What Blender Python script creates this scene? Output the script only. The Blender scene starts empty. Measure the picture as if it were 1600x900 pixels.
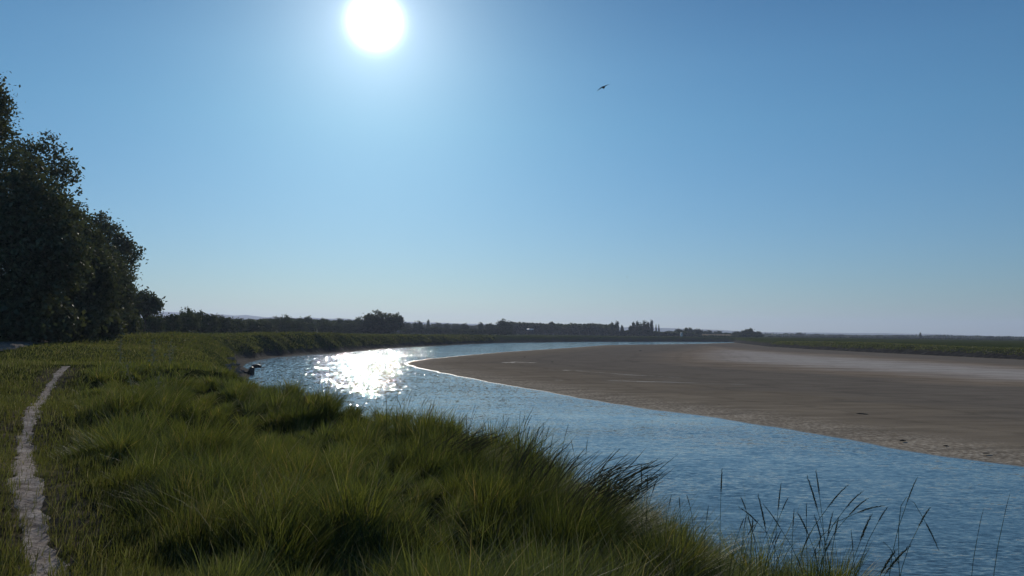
import bpy, bmesh, math, random
import numpy as np
from mathutils import Vector, Matrix

R = math.radians
rng = np.random.default_rng(7)
random.seed(7)
scene = bpy.context.scene
COL = scene.collection

# ------------------------------------------------------------------ camera
EYE = np.array([0.0, 0.0, 4.2])
PITCH, ROLL, FPX = math.atan(70 / 1200), R(0.57), 1200.0
_f = np.array([0, math.cos(PITCH), math.sin(PITCH)])
_r0 = np.array([1.0, 0, 0])
_u0 = np.array([0, -math.sin(PITCH), math.cos(PITCH)])
_r = _r0 * math.cos(ROLL) + _u0 * math.sin(ROLL)
_u = -_r0 * math.sin(ROLL) + _u0 * math.cos(ROLL)

def ray(px, py):
    return _f + _r * ((px - 800) / FPX) - _u * ((py - 450) / FPX)

def on_plane(px, py, z=0.0):
    d = ray(px, py)
    return EYE + d * ((z - EYE[2]) / d[2])

def at(px, py, Y):
    d = ray(px, py)
    return EYE + d * (Y / d[1])

cam_d = bpy.data.cameras.new('camera')
cam = bpy.data.objects.new('camera', cam_d)
COL.objects.link(cam)
M = Matrix.Identity(4)
for i in range(3):
    M[i][0], M[i][1], M[i][2], M[i][3] = _r[i], _u[i], -_f[i], EYE[i]
cam.matrix_world = M
cam_d.sensor_width = 36
cam_d.lens = 27.0
cam_d.clip_start = 0.05
cam_d.clip_end = 30000
scene.camera = cam

# ------------------------------------------------------------------ noise
_T = np.random.default_rng(3).random((256, 256)).astype(np.float32)

def vnoise(x, y, s=0):
    x = np.asarray(x, float) + 37.7 * s
    y = np.asarray(y, float) + 11.3 * s
    xi = np.floor(x).astype(int); yi = np.floor(y).astype(int)
    fx = x - xi; fy = y - yi
    fx = fx * fx * (3 - 2 * fx); fy = fy * fy * (3 - 2 * fy)
    a = _T[xi & 255, yi & 255]; b = _T[(xi + 1) & 255, yi & 255]
    c = _T[xi & 255, (yi + 1) & 255]; d = _T[(xi + 1) & 255, (yi + 1) & 255]
    return (a * (1 - fx) + b * fx) * (1 - fy) + (c * (1 - fx) + d * fx) * fy

def fbm(x, y, oct=3, s=0):
    v = 0; a = 0.5; t = 0
    for k in range(oct):
        v = v + a * vnoise(x * 2 ** k, y * 2 ** k, s + k); t += a; a *= 0.5
    return v / t

def sstep(a, b, x):
    t = np.clip((x - a) / (b - a), 0, 1)
    return t * t * (3 - 2 * t)

def poly_dist(x, y, P, closed=True):
    x = np.asarray(x, float); y = np.asarray(y, float)
    best = np.full(x.shape, 1e18); ins = np.zeros(x.shape, bool)
    n = len(P)
    for i in range(n if closed else n - 1):
        ax, ay = P[i]; bx, by = P[(i + 1) % n]
        dx, dy = bx - ax, by - ay
        t = np.clip(((x - ax) * dx + (y - ay) * dy) / (dx * dx + dy * dy + 1e-9), 0, 1)
        best = np.minimum(best, (x - ax - t * dx) ** 2 + (y - ay - t * dy) ** 2)
        if closed:
            c = ((ay > y) != (by > y)) & (x < (bx - ax) * (y - ay) / ((by - ay) if by != ay else 1e-9) + ax)
            ins ^= c
    return np.sqrt(best), ins

def smooth_poly(P, k=2):
    P = [tuple(p) for p in P]
    for _ in range(k):
        Q = [P[0]]
        for a, b in zip(P[:-1], P[1:]):
            Q.append((a[0] * .75 + b[0] * .25, a[1] * .75 + b[1] * .25))
            Q.append((a[0] * .25 + b[0] * .75, a[1] * .25 + b[1] * .75))
        Q.append(P[-1]); P = Q
    return P

# ------------------------------------------------------------------ plan of the place
LEFT_EDGE = smooth_poly([(30, -60), (14, -10), (9, 0), (5.9, 5.9), (4.8, 8.0), (3.2, 11.2), (1.4, 15.2), (-2.0, 20), (-5.8, 25.3), (-11, 36),
             (-19.8, 56), (-21.3, 62), (-26.4, 79), (-32, 91), (-36.5, 112), (-36.5, 130), (-33, 148), (-31, 194),
             (-19, 256), (-3.5, 325), (33, 394), (73, 436), (137, 478)], 1)
RIGHT_EDGE = [(137, 478), (112, 380), (90, 270), (87, 230), (88, 192), (90, 165), (92.6, 139), (95, 100), (100, 60), (110, 0), (125, -60)]
CHANNEL = LEFT_EDGE + RIGHT_EDGE[1:]
_lo = [(630, 568), (650, 574), (680, 581), (760, 597), (850, 612.5), (900, 622), (1000, 639), (1119, 653), (1294, 684), (1469, 714), (1600, 731)]
_up = [(1145, 535.6), (1074, 537.8), (1002, 538.6), (943, 539.5), (896, 543), (787, 550), (720, 555.8), (666, 561), (640, 565.5)]
SAND = [tuple(on_plane(*p)[:2]) for p in _lo]
SAND += [(24, 15), (42, 0), (75, -60), (140, -60), (122, 0), (112, 60), (107, 100), (104, 139), (100, 192), (102, 270), (124, 380), (146, 470)]
SAND += [tuple(on_plane(*p)[:2]) for p in _up]

_CP = np.array([(0, 0, 2.72), (2, 5, 2.12), (2.6, 6.0, 1.95), (1, 6.3, 2.2), (-.5, 9.6, 2.25), (-2.2, 13, 2.18), (-5, 17.5, 2.25), (-8, 21, 2.35), (-12, 33, 2.55), (-2.5, 7, 2.5), (-4, 11, 2.5), (-18, 48, 2.75),
    (-5, 8, 2.76), (-8.2, 13, 2.78), (-15, 26, 2.9), (-28, 43, 3.3), (-41, 72, 3.72), (-46, 62, 3.85), (-62, 62, 4.3), (-55, 110, 3.85), (-45, 150, 3.72),
    (-37, 100, 3.0), (-40, 114, 3.12), (-34, 190, 3.05), (-100, 250, 3.6), (-60, 300, 3.5), (-23, 258, 2.8), (-6, 335, 2.6), (75, 452, 2.6), (140, 500, 2.6),
    (0, 480, 3.0), (100, 600, 2.6), (95, 290, 2.0), (110, 150, 2.0), (100, 60, 2), (300, 300, 2), (400, 600, 2.0), (1000, 1000, 2.0), (-400, 400, 4),
    (-1000, 1500, 4), (0, 1500, 3), (0, 5000, 3), (-40, 20, 3.4), (-20, 0, 2.95), (0, -30, 2.7), (-30, -30, 3), (-1.5, 3, 2.68), (150, -50, 2), (2500, 2500, 2), (-18, 60, 2.8)])

def plateau(x, y):
    w = 0; z = 0
    for a, b, c in _CP:
        d2 = (x - a) ** 2 + (y - b) ** 2
        k = 1.0 / (d2 + 0.6 + 0.01 * (a * a + b * b)) ** 1.6
        w = w + k; z = z + k * c
    return z / w

PATH = None
def path_dist(x, y):
    d, _ = poly_dist(x, y, PATH, closed=False)
    return d

def path_side(x, y):
    """signed distance from the path, positive on the river side (to the right of it)"""
    px = np.interp(np.asarray(y, float), [p[1] for p in PATH], [p[0] for p in PATH])
    return np.asarray(x, float) - px

def height(x, y, detail=True):
    x = np.asarray(x, float); y = np.asarray(y, float)
    d, ins = poly_dist(x, y, CHANNEL)
    sd = np.where(ins, -d, d)
    r = np.hypot(x, y)
    far = sstep(30, 90, y)
    wob = (fbm(x / 5, y / 5, 3, 5) - .5) * (1.0 + 1.3 * far)
    sdw = sd + wob * sstep(0, 2.0, d)
    right = sstep(60, 80, x) * (1 - sstep(400, 470, y))
    zp = plateau(x, y)
    sh = 0.4 + 1.0 * sstep(60, 85, y) * (1 - right) * (1 - .6 * sstep(250, 350, y))
    w = 3.0 + 1.6 * far + 1.0 * right
    zb = 0.42 * right
    t = np.clip((sdw - sh) / w, 0, 1)
    prof = t ** 0.8 * (1 - t) + (1 - (1 - t) ** 2.2) * t
    foot = zb + 0.13 * np.minimum(np.maximum(sdw, 0), sh)
    z = foot + (zp - foot) * prof
    z = np.where(sd < 0, np.maximum(np.where(right > .5, .3, 0) * 0 + sd * 0.22, -1.5), z)
    if detail:
        land = sstep(0.2, 2.0, sd)
        pd = path_side(x, y)
        tall = sstep(0.5, 1.6, pd) * (1 - sstep(28, 45, y))
        z = z + land * ((fbm(x / 1.7, y / 1.7, 3, 1) - .5) * (.10 + .42 * tall) * (1 - .6 * sstep(20, 60, r)) + (fbm(x / 9, y / 9, 2, 2) - .5) * .22 * sstep(8, 20, r))
        bank = sstep(0.1, 1.5, sd) * (1 - sstep(5, 12, sd)) * far * (1 - sstep(420, 600, r))
        z = z + bank * (fbm(x / 2.2, y / 2.2, 3, 9) - .45) * .38 * (1 - .5 * right)
        g = np.exp(-(path_dist(x, y) / .35) ** 2)
        z = z - .045 * g
    return z, sd

def H(x, y, detail=True):
    return float(height(np.array([x]), np.array([y]), detail)[0][0])

# the path, laid out on the meadow (bends read off the place)
def on_ground(px, py):
    d = ray(px, py); t = np.geomspace(2, 200, 4000)
    below = EYE[2] + d[2] * t < plateau(d[0] * t, d[1] * t)
    k = int(np.argmax(below)) if below.any() else 3000
    return (float(d[0] * t[k]), float(d[1] * t[k]))
PATH = [(-.6, -6), (-1.6, 1)] + [on_ground(*p) for p in ((76, 905), (60, 840), (49, 790), (40, 742), (35, 705), (44, 662), (58, 635), (72, 610), (86, 592), (103, 574))]
PATH = smooth_poly(PATH, 2)

# ------------------------------------------------------------------ mesh helpers
def mesh_np(name, V, quads=None, tris=None, smooth=False):
    V = np.asarray(V, np.float32)
    q = np.zeros((0, 4), np.int32) if quads is None else np.asarray(quads, np.int32)
    t = np.zeros((0, 3), np.int32) if tris is None else np.asarray(tris, np.int32)
    me = bpy.data.meshes.new(name)
    me.vertices.add(len(V)); me.vertices.foreach_set('co', V.ravel())
    nl = q.size + t.size
    me.loops.add(nl); me.loops.foreach_set('vertex_index', np.concatenate([q.ravel(), t.ravel()]).astype(np.int32))
    me.polygons.add(len(q) + len(t))
    st = np.concatenate([np.arange(len(q)) * 4, q.size + np.arange(len(t)) * 3]).astype(np.int32)
    me.polygons.foreach_set('loop_start', st)
    me.polygons.foreach_set('loop_total', np.concatenate([np.full(len(q), 4), np.full(len(t), 3)]).astype(np.int32))
    if smooth:
        me.polygons.foreach_set('use_smooth', np.ones(len(q) + len(t), bool))
    me.update(calc_edges=True); me.validate()
    return me

def obj(name, me, mat=None, parent=None, loc=None):
    o = bpy.data.objects.new(name, me)
    COL.objects.link(o)
    if mat is not None and not me.materials:
        me.materials.append(mat)
    if parent is not None: o.parent = parent
    if loc is not None: o.location = loc
    return o

def empty(name, loc, rz=0.0):
    o = bpy.data.objects.new(name, None)
    o.empty_display_size = .2
    o.location = loc; o.rotation_euler = (0, 0, rz)
    COL.objects.link(o)
    return o

def tag(o, label=None, cat=None, group=None, kind=None):
    if label: o['label'] = label
    if cat: o['category'] = cat
    if group: o['group'] = group
    if kind: o['kind'] = kind
    return o

def copy_tree(o, parent=None):
    c = o.copy(); COL.objects.link(c); c.parent = parent
    for ch in list(o.children): copy_tree(ch, c)
    return c

def attr(me, name, vals):
    a = me.attributes.new(name, 'FLOAT', 'POINT')
    a.data.foreach_set('value', np.asarray(vals, np.float32))

def attr_col(me, name, vals):
    a = me.attributes.new(name, 'FLOAT_COLOR', 'POINT')
    v = np.ones((len(vals), 4), np.float32); v[:, :3] = vals
    a.data.foreach_set('color', v.ravel())

def tube(pts, rad, n=7):
    """V, quads, tris of a tapered tube"""
    pts = np.asarray(pts, float); V = []; Q = []; T = []
    for i, p in enumerate(pts):
        d = pts[min(i + 1, len(pts) - 1)] - pts[max(i - 1, 0)]
        d /= np.linalg.norm(d) + 1e-9
        a = np.cross(d, [0.3, 1, 0.2] if abs(d[2]) > .7 else [0, 0, 1]); a /= np.linalg.norm(a) + 1e-9
        b = np.cross(d, a)
        for k in range(n):
            th = 2 * math.pi * k / n
            V.append(p + (a * math.cos(th) + b * math.sin(th)) * rad[i])
    for i in range(len(pts) - 1):
        for k in range(n):
            Q.append((i * n + k, i * n + (k + 1) % n, (i + 1) * n + (k + 1) % n, (i + 1) * n + k))
    for base, rev in ((0, True), ((len(pts) - 1) * n, False)):
        V.append(pts[0] if rev else pts[-1]); c = len(V) - 1
        for k in range(n):
            e = (base + k, base + (k + 1) % n)
            T.append((c, e[1], e[0]) if rev else (c, e[0], e[1]))
    return np.array(V), Q, T

class Bag:
    def __init__(s): s.V = []; s.Q = []; s.T = []; s.n = 0
    def add(s, V, Q, T=()):
        s.V.append(np.asarray(V, float).reshape(-1, 3))
        s.Q += [tuple(i + s.n for i in f) for f in Q]; s.T += [tuple(i + s.n for i in f) for f in T]
        s.n += len(V)
    def box(s, x0, x1, y0, y1, z0, z1):
        V = [(x, y, z) for z in (z0, z1) for y in (y0, y1) for x in (x0, x1)]
        s.add(V, [(0, 2, 3, 1), (4, 5, 7, 6), (0, 1, 5, 4), (2, 6, 7, 3), (0, 4, 6, 2), (1, 3, 7, 5)])
    def mesh(s, name, smooth=False):
        return mesh_np(name, np.concatenate(s.V), s.Q or None, s.T or None, smooth)

# ------------------------------------------------------------------ materials
def mat(name):
    m = bpy.data.materials.new(name); m.use_nodes = True
    nt = m.node_tree; nt.nodes.clear()
    out = nt.nodes.new('ShaderNodeOutputMaterial')
    return m, nt, out

def node(nt, t, **kw):
    n = nt.nodes.new(t)
    for k, v in kw.items():
        if k in n.inputs: n.inputs[k].default_value = v
        else: setattr(n, k, v)
    return n

def noise(nt, vec, scale, detail=3, rough=.55):
    n = node(nt, 'ShaderNodeTexNoise', Scale=scale, Detail=detail, Roughness=rough)
    nt.links.new(vec, n.inputs['Vector']); return n.outputs['Fac']

def ramp(nt, fac, stops, interp='LINEAR'):
    n = nt.nodes.new('ShaderNodeValToRGB'); n.color_ramp.interpolation = interp
    el = n.color_ramp.elements
    while len(el) < len(stops): el.new(.5)
    for e, (p, c) in zip(el, stops):
        e.position = p; e.color = (c, c, c, 1) if isinstance(c, (int, float)) else (*c, 1)
    nt.links.new(fac, n.inputs['Fac']); return n.outputs['Color']

def mixc(nt, fac, a, b):
    n = nt.nodes.new('ShaderNodeMix'); n.data_type = 'RGBA'
    for sock, v in ((n.inputs['Factor'], fac), (n.inputs[6], a), (n.inputs[7], b)):
        if hasattr(v, 'is_linked'): nt.links.new(v, sock)
        else: sock.default_value = v if not isinstance(v, tuple) else (*v, 1)
    return n.outputs[2]

def mixc_mul(nt, a, b):
    n = nt.nodes.new('ShaderNodeMix'); n.data_type = 'RGBA'; n.blend_type = 'MULTIPLY'
    n.inputs['Factor'].default_value = 1.0
    nt.links.new(a, n.inputs[6]); n.inputs[7].default_value = (*b, 1)
    return n.outputs[2]

def math_(nt, op, a, b=None):
    n = nt.nodes.new('ShaderNodeMath'); n.operation = op
    for i, v in enumerate((a, b)):
        if v is None: continue
        if hasattr(v, 'is_linked'): nt.links.new(v, n.inputs[i])
        else: n.inputs[i].default_value = v
    return n.outputs[0]

def simple(name, col, rough=.7, nscale=6, var=.35, bump=.0):
    m, nt, out = mat(name)
    tc = node(nt, 'ShaderNodeTexCoord')
    f = noise(nt, tc.outputs['Object'], nscale, 4)
    c = ramp(nt, f, [(.3, tuple(x * (1 - var) for x in col)), (.7, tuple(min(1, x * (1 + var)) for x in col))])
    b = node(nt, 'ShaderNodeBsdfPrincipled', Roughness=rough)
    b.inputs['Specular IOR Level'].default_value = 0.0 if rough > .55 else .3
    nt.links.new(c, b.inputs['Base Color'])
    if bump:
        bp = node(nt, 'ShaderNodeBump', Strength=1.0, Distance=bump); nt.links.new(f, bp.inputs['Height'])
        nt.links.new(bp.outputs[0], b.inputs['Normal'])
    nt.links.new(b.outputs[0], out.inputs[0])
    return m

def leafy(name, trans=.35, gloss=.06, attrname='tint', rough=.45):
    m, nt, out = mat(name)
    a = node(nt, 'ShaderNodeAttribute', attribute_name=attrname)
    d = node(nt, 'ShaderNodeBsdfDiffuse'); t = node(nt, 'ShaderNodeBsdfTranslucent')
    nt.links.new(a.outputs['Color'], d.inputs['Color'])
    tc = mixc(nt, .5, a.outputs['Color'], (.14, .155, .02))
    nt.links.new(tc, t.inputs['Color'])
    mx = node(nt, 'ShaderNodeMixShader', Fac=trans)
    nt.links.new(d.outputs[0], mx.inputs[1]); nt.links.new(t.outputs[0], mx.inputs[2])
    g = node(nt, 'ShaderNodeBsdfGlossy', Roughness=rough); g.inputs['Color'].default_value = (.9, .9, .9, 1)
    m2 = node(nt, 'ShaderNodeMixShader', Fac=gloss)
    nt.links.new(mx.outputs[0], m2.inputs[1]); nt.links.new(g.outputs[0], m2.inputs[2])
    nt.links.new(m2.outputs[0], out.inputs[0])
    return m

GRASS = leafy('grass_blade', .42, .02)
LEAF = leafy('tree_leaf', .16, .02)
BARK = simple('bark', (.07, .055, .04), .9, 4, .4, .02)
STRAW = simple('dry_straw', (.42, .34, .2), .7, 20, .3)
STEM = simple('green_stem', (.07, .085, .03), .6, 20, .3)
SEED = simple('seed_head', (.10, .085, .045), .7, 60, .4)
WOOD = simple('wet_wood', (.045, .038, .032), .55, 5, .4, .01)
STONE = simple('bank_stone', (.17, .152, .137), .6, 3, .4, .03)
CLOD = simple('mud_clod', (.055, .045, .038), .7, 4, .4, .03)
FEATHER = simple('dark_feather', (.012, .012, .015), .9, 8, .3)
WHITEP = simple('white_paint', (.8, .8, .78), .35, 1, .04)
GLASSD = simple('dark_glass', (.02, .025, .03), .1, 1, .1)
RUBBER = simple('rubber', (.02, .02, .02), .8, 5, .1)
ROOFW = simple('pale_roof_sheet', (.62, .62, .6), .4, 1, .08)
WALLP = simple('render_wall', (.4, .38, .34), .85, 1, .12)

def ground_mat():
    m, nt, out = mat('meadow_ground')
    geo = node(nt, 'ShaderNodeNewGeometry'); P = geo.outputs['Position']
    mud = node(nt, 'ShaderNodeAttribute', attribute_name='mud').outputs['Fac']
    far = node(nt, 'ShaderNodeAttribute', attribute_name='far').outputs['Fac']
    n1 = noise(nt, P, .9, 5); n2 = noise(nt, P, 7, 5); n3 = noise(nt, P, .035, 4)
    near = ramp(nt, n2, [(.3, (.016, .015, .008)), (.55, (.035, .04, .013)), (.75, (.06, .055, .022))])
    fld = ramp(nt, n3, [(.3, (.034, .046, .013)), (.55, (.048, .058, .017)), (.75, (.062, .064, .022))])
    fld = mixc(nt, ramp(nt, n1, [(.35, 0), (.7, .5)]), fld, (.022, .030, .010))
    g = mixc(nt, far, near, fld)
    md = ramp(nt, n1, [(.3, (.020, .018, .016)), (.52, (.034, .031, .028)), (.75, (.085, .077, .07))])
    bare = node(nt, 'ShaderNodeAttribute', attribute_name='bare').outputs['Fac']
    g = mixc(nt, math_(nt, 'MULTIPLY', bare, ramp(nt, n2, [(.35, .35), (.6, 1.0)])), g, ramp(nt, n2, [(.3, (.055, .042, .031)), (.7, (.135, .108, .086))]))
    c = mixc(nt, mud, g, md)
    b = node(nt, 'ShaderNodeBsdfPrincipled')
    nt.links.new(c, b.inputs['Base Color'])
    rr = mixc(nt, mud, (.9, .9, .9), (.75, .75, .75)); nt.links.new(rr, b.inputs['Roughness'])
    sv = mixc(nt, mud, (0, 0, 0), (.001, .001, .001)); nt.links.new(sv, b.inputs['Specular IOR Level'])
    bp = node(nt, 'ShaderNodeBump', Strength=.9, Distance=.12)
    h = math_(nt, 'ADD', n1, math_(nt, 'MULTIPLY', n2, .35)); nt.links.new(h, bp.inputs['Height'])
    nt.links.new(bp.outputs[0], b.inputs['Normal'])
    nt.links.new(b.outputs[0], out.inputs[0]); return m

def sand_mat():
    m, nt, out = mat('estuary_sand')
    geo = node(nt, 'ShaderNodeNewGeometry'); P = geo.outputs['Position']
    e = node(nt, 'ShaderNodeAttribute', attribute_name='edge').outputs['Fac']
    wet = node(nt, 'ShaderNodeAttribute', attribute_name='wet').outputs['Fac']
    mp = node(nt, 'ShaderNodeMapping'); mp.inputs['Scale'].default_value = (.5, 2.2, 1); mp.inputs['Rotation'].default_value = (0, 0, R(38))
    nt.links.new(P, mp.inputs[0])
    n1 = noise(nt, mp.outputs[0], .09, 4); n2 = noise(nt, P, 5.5, 5, .65); n3 = noise(nt, mp.outputs[0], .5, 5)
    ew = math_(nt, 'ADD', e, math_(nt, 'MULTIPLY', math_(nt, 'SUBTRACT', n1, .5), 26.0))
    base = ramp(nt, math_(nt, 'DIVIDE', ew, 80.0), [(0.0, (0.264, 0.218, 0.165)), (.12, (0.218, 0.179, 0.137)), (.2, (0.185, 0.158, 0.130)), (.40, (0.185, 0.158, 0.132)), (.5, (0.264, 0.208, 0.158)), (.62, (0.410, 0.364, 0.330)), (.8, (0.436, 0.403, 0.371)), (1, (0.318, 0.290, 0.264))])
    e3 = math_(nt, 'ADD', e, math_(nt, 'MULTIPLY', math_(nt, 'SUBTRACT', n3, .5), 4.0))
    rim = ramp(nt, math_(nt, 'DIVIDE', e3, 10.0), [(.12, 1.0), (.5, .0)])
    peb = ramp(nt, n2, [(.36, (0.172, 0.139, 0.106)), (.52, (0.330, 0.278, 0.218)), (.68, (0.529, 0.462, 0.376))])
    c = mixc(nt, rim, base, peb)
    cb = node(nt, 'ShaderNodeCombineXYZ'); nt.links.new(math_(nt, 'ADD', e, math_(nt, 'MULTIPLY', n1, 6.0)), cb.inputs[0])
    tide = noise(nt, cb.outputs[0], .55, 4, .6)
    c = mixc(nt, math_(nt, 'MULTIPLY', ramp(nt, tide, [(.52, 0), (.62, 1.0)]), .22), c, (.085, .072, .058))
    damp = ramp(nt, noise(nt, mp.outputs[0], .16, 6, .65), [(.5, 0), (.6, .13)])
    c = mixc(nt, damp, c, (.075, .066, .058))
    spk = ramp(nt, noise(nt, P, 1.6, 4, .7), [(.66, 0), (.72, .65)])
    c = mixc(nt, spk, c, (.05, .043, .036))
    c = mixc(nt, math_(nt, 'MULTIPLY', ramp(nt, n3, [(.4, 0), (.65, 1.0)]), .3), c, (.045, .04, .034))
    c = mixc(nt, wet, c, (.10, .09, .08))
    b = node(nt, 'ShaderNodeBsdfPrincipled')
    nt.links.new(math_(nt, 'MULTIPLY', wet, .4), b.inputs['Specular IOR Level'])
    nt.links.new(c, b.inputs['Base Color'])
    rr = mixc(nt, wet, (.72, .72, .72), (.12, .12, .12)); nt.links.new(rr, b.inputs['Roughness'])
    bp = node(nt, 'ShaderNodeBump', Strength=.6, Distance=.05)
    hs = math_(nt, 'MULTIPLY', n2, math_(nt, 'SUBTRACT', 1.0, wet)); nt.links.new(hs, bp.inputs['Height'])
    nt.links.new(bp.outputs[0], b.inputs['Normal'])
    nt.links.new(b.outputs[0], out.inputs[0]); return m

def water_mat():
    m, nt, out = mat('river_water')
    geo = node(nt, 'ShaderNodeNewGeometry'); P = geo.outputs['Position']
    def mapped(sx, sy, rot):
        mp = node(nt, 'ShaderNodeMapping'); mp.inputs['Scale'].default_value = (sx, sy, 1); mp.inputs['Rotation'].default_value = (0, 0, R(rot))
        nt.links.new(P, mp.inputs[0]); return mp.outputs[0]
    # the slope of the ripples, straight from noise, at four sizes
    def slope(vec, detail, k):
        n = node(nt, 'ShaderNodeTexNoise', Scale=1.0, Detail=detail, Roughness=.6); nt.links.new(vec, n.inputs['Vector'])
        sb = nt.nodes.new('ShaderNodeVectorMath'); sb.operation = 'SUBTRACT'; nt.links.new(n.outputs['Color'], sb.inputs[0]); sb.inputs[1].default_value = (.5, .5, .5)
        ml = nt.nodes.new('ShaderNodeVectorMath'); ml.operation = 'MULTIPLY'; nt.links.new(sb.outputs[0], ml.inputs[0]); ml.inputs[1].default_value = (k[0], k[1], 0)
        return ml.outputs[0]
    def vadd(a, b):
        n = nt.nodes.new('ShaderNodeVectorMath'); n.operation = 'ADD'; nt.links.new(a, n.inputs[0]); nt.links.new(b, n.inputs[1]); return n.outputs[0]
    sl = vadd(slope(mapped(2.6, 8.5, 12), 2, (.20, .42)), slope(mapped(7.0, 20, -9), 1, (.22, .38)))
    patch = ramp(nt, noise(nt, mapped(.05, .12, 15), 1.0, 3, .5), [(.34, .4), (.62, 1.08)])
    # the outer reach lies open to the wind and is rougher than the water under the bank
    sp = node(nt, 'ShaderNodeSeparateXYZ'); nt.links.new(P, sp.inputs[0])
    mr = node(nt, 'ShaderNodeMapRange'); nt.links.new(sp.outputs['Y'], mr.inputs['Value'])
    for k_, v_ in (('From Min', 14.0), ('From Max', 85.0), ('To Min', 0.0), ('To Max', 1.25)): mr.inputs[k_].default_value = v_
    sc = nt.nodes.new('ShaderNodeVectorMath'); sc.operation = 'SCALE'; nt.links.new(sl, sc.inputs[0]); nt.links.new(patch, sc.inputs['Scale'])
    mx_ = node(nt, 'ShaderNodeMapRange'); nt.links.new(sp.outputs['X'], mx_.inputs['Value'])
    for k_, v_ in (('From Min', -14.0), ('From Max', 6.0), ('To Min', 1.0), ('To Max', .12)): mx_.inputs[k_].default_value = v_
    gust = nt.nodes.new('ShaderNodeVectorMath'); gust.operation = 'SCALE'
    nt.links.new(slope(mapped(6.0, 1.0, 3), 2, (1.0, 1.12)), gust.inputs[0]); nt.links.new(math_(nt, 'MULTIPLY', math_(nt, 'MULTIPLY', patch, mr.outputs[0]), mx_.outputs[0]), gust.inputs['Scale'])
    sl = vadd(vadd(sc.outputs[0], gust.outputs[0]), slope(mapped(.4, 1.0, 20), 2, (.08, .13)))
    av = nt.nodes.new('ShaderNodeVectorMath'); av.operation = 'ADD'; nt.links.new(sl, av.inputs[0]); av.inputs[1].default_value = (0, 0, 1)
    bp = nt.nodes.new('ShaderNodeVectorMath'); bp.operation = 'NORMALIZE'; nt.links.new(av.outputs[0], bp.inputs[0])
    b = node(nt, 'ShaderNodeBsdfPrincipled', Roughness=.05, IOR=1.33)
    b.inputs['Base Color'].default_value = (.06, .105, .135, 1)
    nt.links.new(bp.outputs[0], b.inputs['Normal'])
    nt.links.new(b.outputs[0], out.inputs[0]); return m

def path_mat(name='trodden_chalk', c0=(.17, .14, .118), c1=(.36, .305, .265), c2=(.54, .475, .425)):
    m, nt, out = mat(name)
    geo = node(nt, 'ShaderNodeNewGeometry'); P = geo.outputs['Position']
    n1 = noise(nt, P, 5, 6, .65); n2 = noise(nt, P, 30, 5, .7)
    c = ramp(nt, n1, [(.3, c0), (.5, c1), (.7, c2)])
    c = mixc(nt, ramp(nt, n2, [(.48, 0), (.66, .75)]), c, (.06, .05, .042))
    b = node(nt, 'ShaderNodeBsdfPrincipled', Roughness=.85)
    b.inputs['Specular IOR Level'].default_value = .0
    nt.links.new(c, b.inputs['Base Color'])
    bp = node(nt, 'ShaderNodeBump', Strength=.9, Distance=.03); nt.links.new(math_(nt, 'ADD', n1, n2), bp.inputs['Height'])
    nt.links.new(bp.outputs[0], b.inputs['Normal'])
    nt.links.new(b.outputs[0], out.inputs[0]); return m

# ------------------------------------------------------------------ ground
def polar_grid(angs, rads):
    A, Rr = np.meshgrid(angs, rads)
    x = (np.sin(A) * Rr).ravel(); y = (np.cos(A) * Rr).ravel()
    na, nr = len(angs), len(rads)
    i = np.arange(nr - 1)[:, None] * na + np.arange(na - 1)[None, :]
    q = np.stack([i, i + 1, i + na + 1, i + na], -1).reshape(-1, 4)
    return x, y, q

angs = R(1) * np.concatenate([np.arange(-180, -45, 3.0), np.arange(-45, 45, .13), np.arange(45, 180.01, 3.0)])
rads = np.concatenate([np.geomspace(.25, 1.5, 30), np.geomspace(1.52, 600, 560), np.geomspace(612, 14000, 90)])
gx, gy, gq = polar_grid(angs, rads)
gz, gsd = height(gx, gy)
gme = mesh_np('ground', np.stack([gx, gy, gz], 1), gq[:, ::-1], smooth=True)
zz = gz + (fbm(gx / 1.3, gy / 1.3, 3, 20) - .5) * .9
rightm = sstep(60, 80, gx) * (1 - sstep(400, 470, gy))
mud = (1 - sstep(.75, 1.35, zz)) * (1 - rightm) + rightm * (1 - sstep(1.2, 1.75, zz))
attr(gme, 'mud', np.where(gsd < 14, mud, 0))
pdg = path_dist(gx, gy)
attr(gme, 'bare', (1 - sstep(.15, .75, pdg + (fbm(gx * 2, gy * 2, 3, 21) - .5) * .5)) * (gy < 26))
attr(gme, 'far', sstep(18, 60, np.hypot(gx, gy)))
ground = obj('ground', gme, ground_mat())
tag(ground, 'flat green salt meadow with grassy river banks', None, None, 'structure')

# ------------------------------------------------------------------ sand bank
def sand_sd(x, y):
    d, ins = poly_dist(x, y, SAND); return np.where(ins, d, -d)

sx, sy, sq = polar_grid(R(1) * np.concatenate([np.arange(-14, 45, .1), np.arange(45, 150, 2.5)]), np.geomspace(14, 520, 560))
ssd = sand_sd(sx, sy)
wobs = (fbm(sx / 3.0, sy / 3.0, 3, 31) - .5) * .9
e = ssd + wobs * sstep(-2, 1, ssd)
sz = np.where(e > 0, .035 * np.minimum(e, 3) + .36 * (1 - np.exp(-np.maximum(e - 1, 0) / 18)), .14 * e)
sz = sz + sstep(.6, 3, e) * ((fbm(sx / 6, sy / 2.5, 3, 33) - .5) * .05 + (fbm(sx / 1.2, sy / 1.2, 2, 35) - .5) * .03 * (1 - sstep(5, 12, e)))
keep = (ssd[sq] > -3).any(1)
sq = sq[keep]
used = np.unique(sq); remap = np.full(len(sx), -1); remap[used] = np.arange(len(used))
wet = 1 - sstep(.0, .3, e)
RUN = [[(800, 565.5), (830, 566.5), (862, 567)], [(830, 577), (900, 579), (1000, 587), (1060, 590)], [(868, 591.5), (960, 594), (1080, 598), (1160, 601)], [(770, 566), (800, 566.5)]]
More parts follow.
